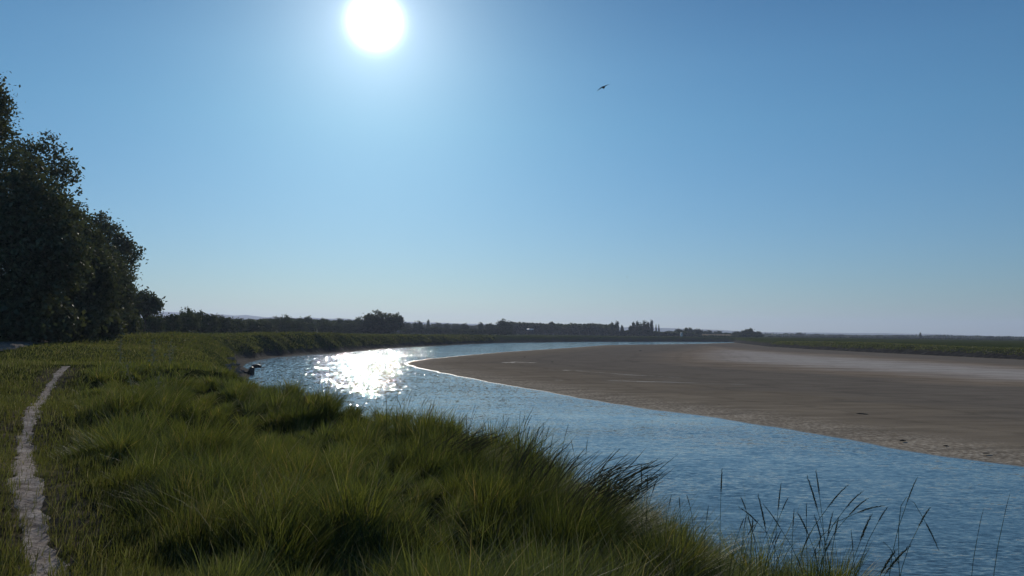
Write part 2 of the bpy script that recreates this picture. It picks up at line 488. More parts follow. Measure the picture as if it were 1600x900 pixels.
for rr in RUN:
    pl = [tuple(on_plane(px, py, .3)[:2]) for px, py in rr]
    d, _ = poly_dist(sx, sy, pl, closed=False)
    wet = np.maximum(wet, .13 * (1 - sstep(.05, .3, d + (fbm(sx / 5, sy / 5, 3, 44) - .42) * .8)))
sme = mesh_np('sandbank', np.stack([sx, sy, sz], 1)[used], remap[sq][:, ::-1], smooth=True)
attr(sme, 'edge', e[used]); attr(sme, 'wet', wet[used])
sand = obj('sandbank', sme, sand_mat())
tag(sand, 'broad brown mudflat of bare sand inside the river bend', None, None, 'structure')

# ------------------------------------------------------------------ river
wx = np.arange(-90, 200.1, 10); wy = np.arange(-70, 560.1, 10)
WX, WY = np.meshgrid(wx, wy); nn = len(wx)
i = np.arange(len(wy) - 1)[:, None] * nn + np.arange(nn - 1)[None, :]
wq = np.stack([i, i + 1, i + nn + 1, i + nn], -1).reshape(-1, 4)
river = obj('river', mesh_np('river', np.stack([WX.ravel(), WY.ravel(), np.zeros(WX.size)], 1), wq, smooth=True), water_mat())
tag(river, 'blue rippled river bending round the sandbank', None, None, 'structure')

# ------------------------------------------------------------------ path and track
def ribbon(name, P, width, lift, step, m, label, sd=0):
    P = np.array(P); seg = np.r_[0, np.cumsum(np.hypot(*np.diff(P, axis=0).T))]
    s = np.arange(0, seg[-1], step)
    cx = np.interp(s, seg, P[:, 0]); cy = np.interp(s, seg, P[:, 1])
    tx = np.gradient(cx); ty = np.gradient(cy); l = np.hypot(tx, ty); tx /= l; ty /= l
    nu = 13; u = np.linspace(-1, 1, nu)
    jag = (vnoise(s / .11, s * 0 + 3, 58) - .5) * .5
    w = width * (.72 + .75 * fbm(s / .9, s * 0, 3, 50 + sd)); off = (fbm(s / 1.1, s * 0 + 9, 2, 52 + sd) - .5) * width * .6
    w = w * (1 + jag)
    X = cx[:, None] + ty[:, None] * (u * w[:, None] + off[:, None]); Y = cy[:, None] - tx[:, None] * (u * w[:, None] + off[:, None])
    Z = height(X.ravel(), Y.ravel())[0].reshape(X.shape)
    edge = np.abs(u)[None, :] + (fbm(X * 4, Y * 4, 3, 55) - .5) * .9
    Z = Z + lift * (1 - 2.6 * sstep(.55, 1.0, edge)) + (fbm(X * 7, Y * 7, 3, 57) - .5) * lift * 1.3
    Z[0, :] -= .2; Z[-1, :] -= .2
    ii = np.arange(len(s) - 1)[:, None] * nu + np.arange(nu - 1)[None, :]
    q = np.stack([ii, ii + 1, ii + nu + 1, ii + nu], -1).reshape(-1, 4)
    o = obj(name, mesh_np(name, np.stack([X.ravel(), Y.ravel(), Z.ravel()], 1), q, smooth=True), m)
    tag(o, label, None, None, 'structure'); return o

ribbon('path', PATH, .13, .010, .03, path_mat(), 'narrow pale trodden footpath worn through the grass')
TRACK = smooth_poly([on_ground(*p) for p in ((-120, 562), (-50, 550), (0, 541), (40, 534.5), (75, 529), (114, 524))], 2)
ribbon('dirt_track', TRACK, 1.3, .12, .25, path_mat('track_dirt', (.12, .10, .08), (.22, .19, .16), (.33, .295, .26)), 'wide pale dirt track in front of the tall trees', 3)

# ------------------------------------------------------------------ grass
def blades(x, y, z, L, W, az, lean, bend, tint, segs=3, wind=.25):
    n = len(x)
    ts = np.array([0, .38, .74, 1.0]) if segs == 3 else np.array([0, .55, 1.0])
    wf = np.array([.8, 1.0, .6]) if segs == 3 else np.array([.9, .75])
    dirx, diry = np.cos(az), np.sin(az)
    wa = az + math.pi / 2 + rng.normal(0, .5, n)
    wxv, wyv = np.cos(wa) * W * .5, np.sin(wa) * W * .5
    nv = 2 * segs + 1
    V = np.zeros((n, nv, 3), np.float32)
    for k, t in enumerate(ts):
        hz = L * (lean * t + bend * t * t)
        cx = x + dirx * hz + L * wind * t * t; cy = y + diry * hz
        vv = np.sqrt(np.maximum(1 - (lean + .5 * bend) ** 2 * .6, .1))
        cz = z + L * t * vv * (1 - .25 * bend * t) - .02
        if k < segs:
            V[:, 2 * k] = np.stack([cx - wxv * wf[k], cy - wyv * wf[k], cz], 1)
            V[:, 2 * k + 1] = np.stack([cx + wxv * wf[k], cy + wyv * wf[k], cz], 1)
        else:
            V[:, 2 * segs] = np.stack([cx, cy, cz], 1)
    b = (np.arange(n) * nv)[:, None]
    q = np.concatenate([b + np.array([[2 * k, 2 * k + 1, 2 * k + 3, 2 * k + 2]]) for k in range(segs - 1)], 0)
    t3 = b + np.array([[2 * segs - 2, 2 * segs - 1, 2 * segs]])
    return V.reshape(-1, 3), q, t3, np.repeat(tint, nv, 0)

def grass_tint(x, y, n, short):
    f = fbm(x / 2.5, y / 2.5, 3, 61)[:, None]; u = rng.random((n, 1)); s = short[:, None]
    g1 = np.array([.042, .068, .016]); g2 = np.array([.095, .115, .026]); g3 = np.array([.03, .05, .022])
    c = g3 * (1 - f) + g1 * f
    c = c * (1 - u ** 1.5) + g2 * u ** 1.5
    dry = rng.random((n, 1)) < (.05 + .10 * s + .1 * (f > .62))
    c = c * (1 + .25 * sstep(25, 60, np.hypot(x, y))[:, None] * np.array([1.0, .55, .7]))
    c = np.where(dry, np.array([.20, .165, .075]) * (.5 + rng.random((n, 1))), c)
    c = c * (1 - .5 * s) + np.array([.052, .04, .017]) * .5 * s
    return c * (.75 + .5 * rng.random((n, 1))) * 1.42 * np.array([1.09, 1.0, .95])

def sample_polar(n, r0, r1, p, half):
    u = rng.random(n); k = 2 - p
    r = (r0 ** k + u * (r1 ** k - r0 ** k)) ** (1 / k)
    a = R(1) * (rng.random(n) * 2 - 1) * half
    return r * np.sin(a), r * np.cos(a), r

parts = []
def grow(n, r0, r1, p, half, segs, wmul=1.0, lmul=1.0, only=None):
    x, y, r = sample_polar(n, r0, r1, p, half)
    z, sd = height(x, y)
    pd = path_dist(x, y); side = path_side(x, y)
    okm = (sd > .3) & (z > .75 + .5 * (fbm(x / 1.3, y / 1.3, 3, 20) - .5))
    okm &= (pd > .06 + .18 * (fbm(x * 2.2, y * 2.2, 3, 66) - .5) + .06 * rng.random(n)) | (y > 26.5) | (rng.random(n) < .10)
    okm &= ~((pd < .5) & (rng.random(n) < .45))
    td, _ = poly_dist(x, y, TRACK, closed=False)
    okm &= (td > 1.1 + .5 * rng.random(n)) | ((td < .2) & (rng.random(n) < .5))
    tall = sstep(.55, 1.5, side + (fbm(x / .8, y / .8, 2, 72) - .5) * 1.2)
    tuft = fbm(x / 1.1, y / 1.1, 3, 70)
    # the long grass stands in tufts: pull every blade towards the heart of its tuft
    cell = .36 + .3 * sstep(8, 26, r)
    ci = np.floor(x / cell).astype(int); cj = np.floor(y / cell).astype(int)
    h1 = _T[(ci * 7 + 3) & 255, (cj * 13 + 5) & 255]; h2 = _T[(ci * 11 + 9) & 255, (cj * 5 + 1) & 255]; h3 = _T[(ci * 3 + 17) & 255, (cj * 17 + 29) & 255]
    cx = (ci + .2 + .6 * h1) * cell; cy = (cj + .2 + .6 * h2) * cell
    pull = .62 * tall * (h3 < .8)
    ox, oy = x - cx, y - cy
    x = x - ox * pull; y = y - oy * pull
    okm &= rng.random(n) < (.55 + .75 * sstep(.25, .55, tuft)) + .3 * (1 - tall)
    x, y, r, sd, tuft, tall, side, ox, oy, h1, h2, h3, cell = (a[okm] for a in (x, y, r, sd, tuft, tall, side, ox, oy, h1, h2, h3, cell))
    z, sd = height(x, y)
    m = len(x)
    L = (.08 + .08 * rng.random(m)) * (.55 + 1.1 * tuft) * (1 - tall) + tall * (.17 + .40 * sstep(.25, .7, tuft)) * (.45 + .85 * h3) * (.55 + .75 * rng.random(m))
    fl = sstep(14, 40, r)
    L = L * (1 - fl) + (.16 + .3 * tuft) * (.6 + .6 * rng.random(m)) * fl * (.5 + .5 * tall)
    L = L * (1 + .3 * (1 - sstep(2.5, 5, sd)) * (1 - fl))
    L *= lmul * .87
    W = np.maximum(.0042 + .0035 * rng.random(m), r / 768 * .6) * wmul
    q = np.clip(np.hypot(ox, oy) / (.5 * cell), 0, 1.2) * tall
    az = np.where(rng.random(m) < .15 + .45 * q, np.arctan2(oy, ox) + rng.normal(0, .5, m), rng.random(m) * 6.283)
    lean = np.abs(rng.normal(.12, .13, m)) + .12 * q; bend = (np.abs(rng.normal(.14, .18, m)) + .22 * q).clip(0, .95)
    tint = grass_tint(x, y, m, 1 - tall)
    warm = sstep(.35, .75, h2)[:, None] * tall[:, None]
    tint = tint * (.72 + .55 * h1[:, None]) * (1 - warm * np.array([-.45, -.22, .1]))
    stray = rng.random(m) < .055
    L = np.where(stray, L * 1.35, L); lean = np.where(stray, lean + .35 * rng.random(m), lean)
    tint = np.where(stray[:, None], np.where(rng.random((m, 1)) < .35, np.array([.26, .21, .12]), np.array([.18, .19, .045])) * (.6 + .9 * rng.random((m, 1))), tint)
    parts.append(blades(x, y, z, L, W, az, lean, bend, tint, segs, .06))

grow(230000, 1.3, 7, 0.9, 48, 3)
grow(330000, 7, 26, 1.35, 42, 2)
grow(280000, 26, 120, 1.45, 40, 2)
# tussocks on the eroded far bank
def bank_grass(n, ylo, yhi, left=True):
    P = LEFT_EDGE if left else RIGHT_EDGE
    pts = np.array([p for p in P if ylo <= p[1] <= yhi]); seg = np.r_[0, np.cumsum(np.hypot(*np.diff(pts, axis=0).T))]
    s = rng.random(n) * seg[-1]
    x = np.interp(s, seg, pts[:, 0]); y = np.interp(s, seg, pts[:, 1])
    x = x + rng.normal(0, 7, n); y = y + rng.normal(0, 7, n)
    z, sd = height(x, y); r = np.hypot(x, y)
    lim = .95 if left else 1.1
    tu = fbm(x / 1.8, y / 1.8, 3, 80)
    okm = (sd > .8) & (sd < 16) & (z > lim + .9 * (fbm(x / 1.3, y / 1.3, 3, 20) - .5)) & (rng.random(n) < sstep(.3, .6, tu) + (.25 if left else .6))
    x, y, z, r, tu = (a[okm] for a in (x, y, z, r, tu)); m = len(x)
    L = ((.18 + .3 * sstep(.35, .7, tu)) if left else (.12 + .16 * tu)) * (.6 + .6 * rng.random(m))
    W = r / 768 * (.75 + .4 * rng.random(m))
    parts.append(blades(x, y, z, L, W, rng.random(m) * 6.28, np.abs(rng.normal(.3, .2, m)), np.abs(rng.normal(.35, .25, m)).clip(0, .9), grass_tint(x, y, m, np.full(m, .2)) * .62, 2))
bank_grass(110000, 60, 320)
bank_grass(60000, 60, 275, False)

Vs, Qs, Ts, Cs = [], [], [], []; off = 0
for V, q, t, c in parts:
    Vs.append(V); Qs.append(q + off); Ts.append(t + off); Cs.append(c); off += len(V)
grme = mesh_np('meadow_grass', np.concatenate(Vs), np.concatenate(Qs), np.concatenate(Ts))
attr_col(grme, 'tint', np.concatenate(Cs))
grass = obj('meadow_grass', grme, GRASS)
tag(grass, 'long tussocky green grass covering the near river bank', 'grass', None, 'stuff')
del Vs, Qs, Ts, Cs, parts

# ------------------------------------------------------------------ foliage
def leaf_quads(P, size, aspect=1.5, up=.0, g=rng):
    n = len(P)
    a = g.normal(size=(n, 3)); a[:, 2] += up; a /= np.linalg.norm(a, axis=1)[:, None]
    b = g.normal(size=(n, 3)); b -= a * (a * b).sum(1)[:, None]; b /= np.linalg.norm(b, axis=1)[:, None]
    s = (size * (.55 + .9 * g.random(n)))[:, None]
    c = np.cross(a, b)
    V = np.stack([P - a * s * .5 * aspect, P + b * s * .42 + c * s * .1, P + a * s * .5 * aspect, P - b * s * .42 + c * s * .1], 1)
    q = (np.arange(n) * 4)[:, None] + np.arange(4)[None, :]
    return V.reshape(-1, 3), q

def leaf_tints(n, g, base=(.035, .058, .018), hi=(.075, .095, .03)):
    u = g.random((n, 1)) ** 1.7
    return np.repeat(np.array(base) * (1 - u) + np.array(hi) * u, 4, 0)

def crown_mesh(name, lobes, nclus, per, rc, leaf, g, shell=.55, base=(.035, .058, .018), hi=(.075, .095, .03)):
    lobes = np.array(lobes, float)
    wts = (lobes[:, 3] * lobes[:, 4] * lobes[:, 5]) ** (2 / 3); wts /= wts.sum()
    k = g.choice(len(lobes), nclus, p=wts)
    d = g.normal(size=(nclus, 3)); d /= np.linalg.norm(d, axis=1)[:, None]
    rad = shell + (1.03 - shell) * g.random(nclus) ** .7 + (g.random(nclus) < .08) * .1
    C = lobes[k, :3] + d * lobes[k, 3:6] * rad[:, None]
    cs = rc * (.6 + .8 * g.random(nclus))
    idx = np.repeat(np.arange(nclus), per)
    off = g.normal(size=(len(idx), 3)) * cs[idx][:, None] * np.array([1, 1, .75])
    P = C[idx] + off
    V, q = leaf_quads(P, np.full(len(P), leaf), g=g)
    me = mesh_np(name, V, q)
    ct = .7 + .6 * g.random(nclus)
    attr_col(me, 'tint', leaf_tints(len(P), g, base, hi) * np.repeat(ct[idx], 4)[:, None])
    me.materials.append(LEAF)
    return me, C

def trunk_mesh(name, h, r, C, g, nlimb=6, fork=.35):
    bag = Bag()
    pts = np.array([[0, 0, -.4 * r], [0, 0, h * .15], [g.normal(0, .02) * h, g.normal(0, .02) * h, h * .5], [g.normal(0, .03) * h, g.normal(0, .03) * h, h * .92]])
    bag.add(*tube(pts, [r * 1.35, r, r * .65, r * .12], 9))
    sel = C[g.choice(len(C), nlimb, replace=False)]
    for c in sel:
        t = fork + .3 * g.random()
        p0 = np.array([0, 0, h * t]); p2 = c; p1 = p0 * .5 + p2 * .5 + np.array([0, 0, .06 * h * g.normal()])
        bag.add(*tube([p0, p1, p2], [r * .42, r * .26, r * .06], 6))
    me = bag.mesh(name, True); me.materials.append(BARK); return me

TREE_GROUP_NEAR = 'tall trees beside the dirt track'
def near_tree(name, px, Y, lobes_px, label, cat='tree', nclus=900, per=22, rc=.42, leaf=.17, tr=.28, seed=1, shell=.5, group=TREE_GROUP_NEAR, base=(.07, .08, .045), hi=(.12, .125, .065)):
    """lobes_px: (px, py, rx_px, ry_px, depth offset) – seen outline of each part of the crown at this distance"""
    g = np.random.default_rng(seed)
    bx = at(px, 515, Y)[0]; bz = H(bx, Y)
    lobes = []
    for (lx, ly, rx, ry, dy) in lobes_px:
        D = Y + dy; c = at(lx, ly, D)
        lobes.append((c[0] - bx, c[1] - Y, c[2] - bz, rx / FPX * D, rx / FPX * D, ry / FPX * D))
    e = empty(name, (bx, Y, bz))
    tag(e, label, cat, group)
    cm, C = crown_mesh('crown', lobes, nclus, per, rc, leaf, g, shell, base, hi)
    obj('crown', cm, None, e)
    top = max(l[2] + l[5] for l in lobes)
    obj('trunk', trunk_mesh('trunk', top * .8, tr, C, g, 12), None, e)
    return e

near_tree('tall_tree', -75, 52, [(-85, 200, 85, 110, 0), (-66, 150, 62, 60, 0), (-95, 330, 95, 130, 0), (-30, 185, 40, 46, 1), (-22, 165, 26, 34, 0)],
          'tallest dark tree, cut off by the photo edge, its crown rising above all others', nclus=1500, seed=11, tr=.4)
near_tree('tall_tree', 62, 60, [(35, 250, 30, 42, 0), (68, 245, 32, 36, 0), (100, 262, 19, 33, 0), (60, 300, 62, 70, 0), (60, 400, 70, 90, 1)],
          'tall tree with an open gappy crown top showing sky, behind the dark leafy mass', nclus=560, per=15, rc=.30, leaf=.19, seed=12, shell=.3)
near_tree('broad_tree', 25, 47, [(0, 300, 62, 72, 0), (55, 340, 55, 62, 0), (20, 410, 90, 80, -1), (90, 400, 45, 55, 0), (-40, 400, 60, 90, 0)],
          'broad dark bushy tree in front of the gappy-crowned tall tree', nclus=1500, seed=13, tr=.35)
near_tree('broad_tree', 118, 58, [(105, 360, 32, 42, 0), (128, 400, 36, 50, 0), (110, 450, 48, 55, 0), (150, 455, 30, 48, 0)],
          'dense sloping dark tree between the broad bushy tree and the rounded tree', nclus=1000, seed=14)
near_tree('broad_tree', 172, 74, [(165, 430, 28, 40, 0), (180, 465, 26, 34, 0), (155, 480, 30, 30, 0)],
          'lower dark leafy tree in front of the rounded tree trunk', nclus=650, seed=15, rc=.45)
near_tree('rounded_tree', 168, 88, [(152, 362, 24, 32, 0), (178, 380, 26, 32, 0), (200, 398, 17, 24, 0), (170, 420, 34, 36, 0), (192, 440, 18, 24, 0)],
          'rounded tree with leafy scalloped crown edge, last of the tall trees towards the river', nclus=520, per=15, rc=.36, leaf=.24, seed=16, shell=.3)
near_tree('small_tree', 226, 112, [(222, 472, 22, 14, 0), (238, 478, 13, 12, 0), (212, 482, 16, 12, 0)],
          'small low round tree just past the tall trees', nclus=260, per=12, rc=.4, leaf=.34, seed=17, tr=.2)
k = 0
for px, Y, top, hw, lab in [(12, 45, 470, 40, 'dark shrub at the foot of the tallest tree beside the track'), (62, 48, 478, 34, 'dark shrub under the broad bushy tree'),
                       (108, 55, 476, 32, 'dark shrub under the dense sloping tree'), (150, 64, 486, 26, 'dark shrub beneath the lower leafy tree'), (186, 76, 488, 18, 'dark shrub closing the foot of the tree group by the hedgerow')]:
    near_tree('shrub', px, Y, [(px, (top + 522) / 2, hw, (522 - top) / 2, 0), (px + hw * .5, (top + 530) / 2, hw * .7, (520 - top) / 2, .5)], lab, 'shrub', nclus=330, per=12, rc=.4, leaf=.25, tr=.1, seed=30 + k, group='shrubs under the tall trees')
    k += 1

# far trees: unit variants (height 1, half width ~.5), each copied with its own size
def variant(kind, seed):
    g = np.random.default_rng(seed)
    e = empty(kind, (0, 0, 0))
    if kind == 'poplar_tree':
        lobes = [(0, 0, .18 + .075 * i, .40 * (1 - .35 * abs(i - 4) / 5), .40 * (1 - .35 * abs(i - 4) / 5), .12) for i in range(11)]
        n, per, rc, lf = 260, 9, .055, .055
    elif kind == 'hedge_bush':
        lobes = [(g.normal(0, .16), g.normal(0, .16), .42 + g.normal(0, .06), .36, .36, .42) for i in range(4)]
        n, per, rc, lf = 330, 10, .05, .055
    elif kind == 'broad_tree':
        lobes = [(.26 * math.cos(t), .26 * math.sin(t), .40 + g.normal(0, .04), .26, .26, .40) for t in np.linspace(0, 6.28, 7)[:-1]] + [(0, 0, .62, .34, .34, .36), (.1, 0, .3, .42, .42, .3)]
        n, per, rc, lf = 520, 11, .05, .05
    elif kind == 'lollipop_tree':
        lobes = [(.42 * math.cos(t), .3 * math.sin(t * .5), .66 + .28 * math.sin(t), .15, .15, .08) for t in np.linspace(-.3, math.pi + .3, 8)]
        n, per, rc, lf = 140, 9, .035, .045
    else:
        lobes = [(0, 0, .58, .36, .36, .34)] + [(.27 * math.cos(t), .27 * math.sin(t), .5 + g.normal(0, .07), .22, .22, .24 + g.normal(0, .03)) for t in g.random(7) * 6.28]
        n, per, rc, lf = 360, 10, .055, .055
    cm, C = crown_mesh('crown', lobes, n, per, rc, lf, g, .5)
    obj('crown', cm, None, e)
    obj('trunk', trunk_mesh('trunk', .75, .035 if kind != 'poplar_tree' else .05, C, g, 5), None, e)
    return e

PROTO = {}
used_proto = set()
def place(kind, px, top, hw, Y, label, cat='tree', group=None, var=None, name=None, sink=.3):
    var = (len(used_proto) + int(px)) % 3 if var is None else var
    key = (kind, var)
    if key not in PROTO: PROTO[key] = variant(kind, 100 + 7 * var + len(kind))
    src = PROTO[key]
    e = src if key not in used_proto else copy_tree(src)
    used_proto.add(key)
    t = at(px, top, Y)
    bz = H(t[0], Y) - sink
    h = max(t[2] - bz, .8); w = hw / FPX * Y * 2
    e.location = (t[0], Y, bz); e.scale = (w, w, h)
    e.rotation_euler = (0, 0, 0 if kind == 'lollipop_tree' else rng.random() * 6.28)
    tag(e, label, cat, group); return e

# hedgerow of rounded bushes running away from the tall trees along the meadow
ORD = ['first', 'second', 'third', 'fourth', 'fifth', 'sixth', 'seventh', 'eighth', 'ninth', 'tenth', 'eleventh', 'twelfth', 'thirteenth', 'fourteenth', 'fifteenth', 'sixteenth']
hedge_row = [(206, 486, 20, 118), (238, 487, 17, 128), (262, 487, 18, 138), (290, 487, 22, 150), (318, 487, 22, 165), (346, 491, 20, 182), (372, 494, 18, 200), (395, 497, 17, 218), (418, 497, 17, 236), (440, 499, 16, 252), (462, 499, 16, 268), (484, 501, 15, 284), (505, 501, 15, 300), (526, 502, 14, 315), (546, 503, 13, 330), (562, 504, 13, 345)]
for i, (px, top, hw, Y) in enumerate(hedge_row):
    place('hedge_bush', px, top, hw, Y, f'{ORD[i]} rounded bush counted from the tall trees in the long meadow hedgerow', 'bush', 'bushes of the long meadow hedgerow')

FAR = [
 ('round_tree', 291, 478, 12, 172, 'small oak-like tree poking above the near end of the hedgerow'),
 ('round_tree', 313, 483, 12, 180, 'low crown behind the hedgerow just beside the small oak-like tree'),
 ('round_tree', 412, 496, 12, 260, 'low rounded tree behind the middle of the hedgerow'),
 ('round_tree', 430, 493, 8, 275, 'smaller of two trees topping the middle of the hedgerow'),
 ('round_tree', 445, 490, 9, 280, 'taller square-topped tree above the middle of the hedgerow'),
 ('round_tree', 470, 495, 11, 330, 'low tree between the square-topped tree and the peaked one'),
 ('round_tree', 482, 492, 8, 335, 'peaked tree above the far half of the hedgerow'),
 ('round_tree', 506, 496, 11, 345, 'flat crown behind the far half of the hedgerow, over the white vehicle'),
 ('round_tree', 531, 496, 9, 350, 'twin-topped tree a little past the white vehicle'),
 ('round_tree', 546, 498, 9, 355, 'low tree at the far end of the hedgerow'),
 ('round_tree', 561, 494, 9, 350, 'smaller tree leaning close to the big broad tree on its hedgerow side'),
 ('broad_tree', 594, 485, 31, 345, 'big broad domed tree standing alone above the meadow line'),
 ('round_tree', 619, 487, 12, 352, 'open airy tree joined to the sandbank side of the big broad tree'),
 ('round_tree', 634, 502, 11, 470, 'low pale tree right beside the open airy tree'),
 ('round_tree', 653, 500, 8, 450, 'compact round dark tree in the gap past the big broad tree'),
 ('poplar_tree', 669, 501, 4, 520, 'slim pointed tree past the compact round dark tree'),
 ('round_tree', 684, 503, 9, 640, 'hazy round tree behind the long low hedge'),
 ('round_tree', 699, 504, 6, 560, 'small knob-topped tree over the long low hedge'),
 ('round_tree', 713, 506, 8, 560, 'broad low tree over the long low hedge'),
 ('round_tree', 726, 504, 8, 480, 'dark rounded tree over the long low hedge'),
 ('round_tree', 739, 508, 7, 700, 'faint hazy tree in the dip before the flat wood'),
 ('round_tree', 751, 502, 5, 520, 'narrow round tree standing before the flat wood begins'),
 ('round_tree', 765, 504, 9, 510, 'leafy tree filling the gap before the tall dome'),
 ('broad_tree', 787, 498, 14, 480, 'tall dome-shaped tree at the near corner of the flat wood'),
 ('lollipop_tree', 862, 503, 5, 540, 'tiny arched tree with sky showing through its crown above the wood'),
 ('round_tree', 918, 505, 6, 600, 'small crown bulging from the flat top of the wood'),
 ('round_tree', 1046, 516, 8, 590, 'low bush-like tree past the pair of thin poplars'),
 ('round_tree', 1060, 513, 8, 600, 'uneven tree over the white shed'),
 ('broad_tree', 1075, 511, 10, 600, 'highest domed tree between the poplars and the pale field'),
 ('round_tree', 1091, 513, 10, 610, 'domed tree sloping down to the pale field'),
 ('round_tree', 1106, 515, 8, 720, 'first round tree behind the pale field'),
 ('round_tree', 1121, 516, 8, 720, 'second round tree behind the pale field'),
 ('round_tree', 1137, 519, 9, 720, 'third and lowest tree behind the pale field'),
 ('round_tree', 1151, 517, 9, 600, 'tree starting the dark clump at the meadow end'),
 ('broad_tree', 1168, 514, 12, 590, 'main crown of the dark clump at the meadow end'),
 ('round_tree', 1173, 511.5, 4, 592, 'knob of a taller tree topping the dark clump'),
 ('broad_tree', 1181, 517, 11, 585, 'last rounded tree of the dark clump, where the view opens to the hills'),
 ('round_tree', 1249, 519, 7, 1050, 'hazy domed tree on the distant line past the dark clump'),
 ('round_tree', 1272, 522, 10, 1080, 'hazy long low tree beside the hazy domed tree'),
 ('round_tree', 1300, 522.5, 9, 1080, 'hazy broad tree midway along the distant line'),
 ('round_tree', 1313, 522, 6, 1090, 'hazy paler tree beside the hazy broad one'),
 ('round_tree', 1337, 524, 6, 1150, 'faint round tree before the distant lollipop-shaped one'),
 ('round_tree', 1354, 524, 8, 1150, 'faint wide tree next to the distant lollipop-shaped one'),
 ('round_tree', 1372, 523, 4, 1000, 'small distant lollipop-shaped round tree'),
 ('broad_tree', 1406, 523, 10, 1050, 'wide hazy clump-shaped tree before the lone dark column tree'),
 ('poplar_tree', 1438, 520, 2.4, 900, 'lone dark column-shaped tree above the distant flat line'),
 ('round_tree', 1546, 524.5, 7, 900, 'hazy tree with ragged top near the spiky dark clump'),
 ('round_tree', 1574, 526, 6, 950, 'hazy tree behind the spiky dark clump'),
 ('broad_tree', 1561, 529, 9, 620, 'small spiky dark clump of a tree on the right meadow edge'),
 ('broad_tree', 1598, 530.5, 7, 560, 'dark nearer bush-like tree at the last edge of the right meadow'),
]
for kind, px, top, hw, Y, label in FAR:
    place(kind, px, top, hw, Y, label, 'tree', 'distant trees along the skyline')
for i, (px, top, hw) in enumerate([(956, 504, 5), (964, 502, 5), (972, 509, 4)]):
    place('poplar_tree', px, top, hw, 565, ['blunt poplar at the end of the flat wood', 'tallest poplar at the end of the flat wood', 'short poplar before the gap in the poplar row'][i], 'poplar', 'dark poplars on the far meadow')
for i, (px, top, hw) in enumerate([(985, 509, 5), (990, 504.5, 5), (996, 503, 5), (1001, 505.5, 5), (1007, 502.5, 5.5), (1012, 503.5, 5), (1018, 500.5, 4)]):
    place('poplar_tree', px, top, hw, 560 + 4 * (i % 3), f'{ORD[i]} poplar after the gap in the dark poplar row, counted from the flat wood', 'poplar', 'dark poplars on the far meadow')
place('poplar_tree', 1025, 508, 1.6, 640, 'thin lone poplar standing just clear of the dark poplar row', 'poplar', 'pair of thin poplars')
place('poplar_tree', 1029.5, 508, 1.6, 640, 'thin poplar nearer the white shed of the thin pair', 'poplar', 'pair of thin poplars')
for i, px in enumerate([1196, 1199, 1204, 1208, 1213, 1226, 1258]):
    place('poplar_tree', px, 519.5 + (i % 3) * .7, 1.2, 1300, 'faint thin poplar in the hazy far row past the dark clump', 'poplar', 'faint poplars in the haze')
for i, px in enumerate([1556, 1561, 1566]):
    place('poplar_tree', px, 526.5 + (i % 2), 1.2, 640, 'thin spiky top poking out of the small dark clump', 'tree', 'spiky tops of the small dark clump')

# masses that read as one: woods and long hedges
def mass(name, pts, Y, depth, leaf, n, label, rc=.6, seed=5, kind='stuff', cat='wood'):
    """pts: (px, top_py) along its length"""
    g = np.random.default_rng(seed)
    px = np.array([p[0] for p in pts], float); tp = np.array([p[1] for p in pts], float)
    u = px[0] + g.random(n) * (px[-1] - px[0])
    Yb = Y + g.random(n) * depth
    t = np.interp(u, px, tp)
    d = (ray(0, 0)[None] * 0 + _f[None] + _r[None] * ((u - 800) / FPX)[:, None] - _u[None] * ((t - 450) / FPX)[:, None])
    top = EYE[None] + d * (Y / d[:, 1])[:, None]
    x = d[:, 0] / d[:, 1] * Yb
    gz = height(x, Yb, False)[0]
    bump = (vnoise(x / (leaf * 7), Yb / (leaf * 7), 90) - .6) * leaf * 2.2
    hgt = np.maximum(top[:, 2] + bump - gz, leaf)
    v = g.random(n) ** .6
    P = np.stack([x, Yb, gz + hgt * v], 1)
    V, q = leaf_quads(P, np.full(n, leaf), g=g)
    me = mesh_np(name, V, q); me.materials.append(LEAF)
    ct = .75 + .5 * vnoise(x / (leaf * 5), v * 6, 95)
    attr_col(me, 'tint', leaf_tints(n, g) * np.repeat(ct, 4)[:, None])
    o = obj(name, me); tag(o, label, cat, None, kind); return o

mass('woodland', [(790, 505), (800, 504), (830, 505), (862, 506), (900, 507), (918, 506), (940, 508), (958, 507), (966, 511)], 575, 40, 1.1, 16000, 'flat-topped dark wood behind the far river bank')
mass('distant_woodland', [(1188, 523), (1230, 523), (1300, 525), (1350, 526), (1400, 526), (1440, 525.5), (1500, 526), (1540, 527), (1600, 528), (1640, 529)], 1150, 120, 2.4, 15000, 'hazy blue wood along the right skyline')
mass('distant_woodland', [(560, 503), (620, 505), (660, 507), (700, 507), (745, 509), (790, 508), (850, 511)], 760, 60, 1.6, 12000, 'hazy wood seen behind the long low hedge')
mass('distant_woodland', [(380, 499), (430, 498), (500, 500), (565, 502)], 420, 30, .9, 9000, 'wood filling in behind the meadow hedgerow')
mass('undergrowth', [(1020, 518), (1045, 519), (1070, 519), (1100, 524), (1140, 526), (1150, 523), (1188, 523)], 575, 8, .8, 6000, 'dark undergrowth beneath the trees between poplars and dark clump', cat='undergrowth')
mass('undergrowth', [(966, 517), (990, 516), (1020, 516)], 572, 8, .8, 2500, 'dark undergrowth at the foot of the poplar row', cat='undergrowth')
mass('hedge', [(625, 512), (660, 512.5), (700, 513), (735, 514), (765, 513.5), (800, 514)], 440, 5, .7, 8000, 'long low clipped hedge beyond the meadow past the big tree', kind=None, cat='hedge')
mass('field_hedge', [(1200, 529.5), (1300, 530), (1400, 531), (1500, 532), (1610, 533)], 700, 4, .9, 4000, 'thin low hedge line along the back of the right meadow', kind=None, cat='hedge')

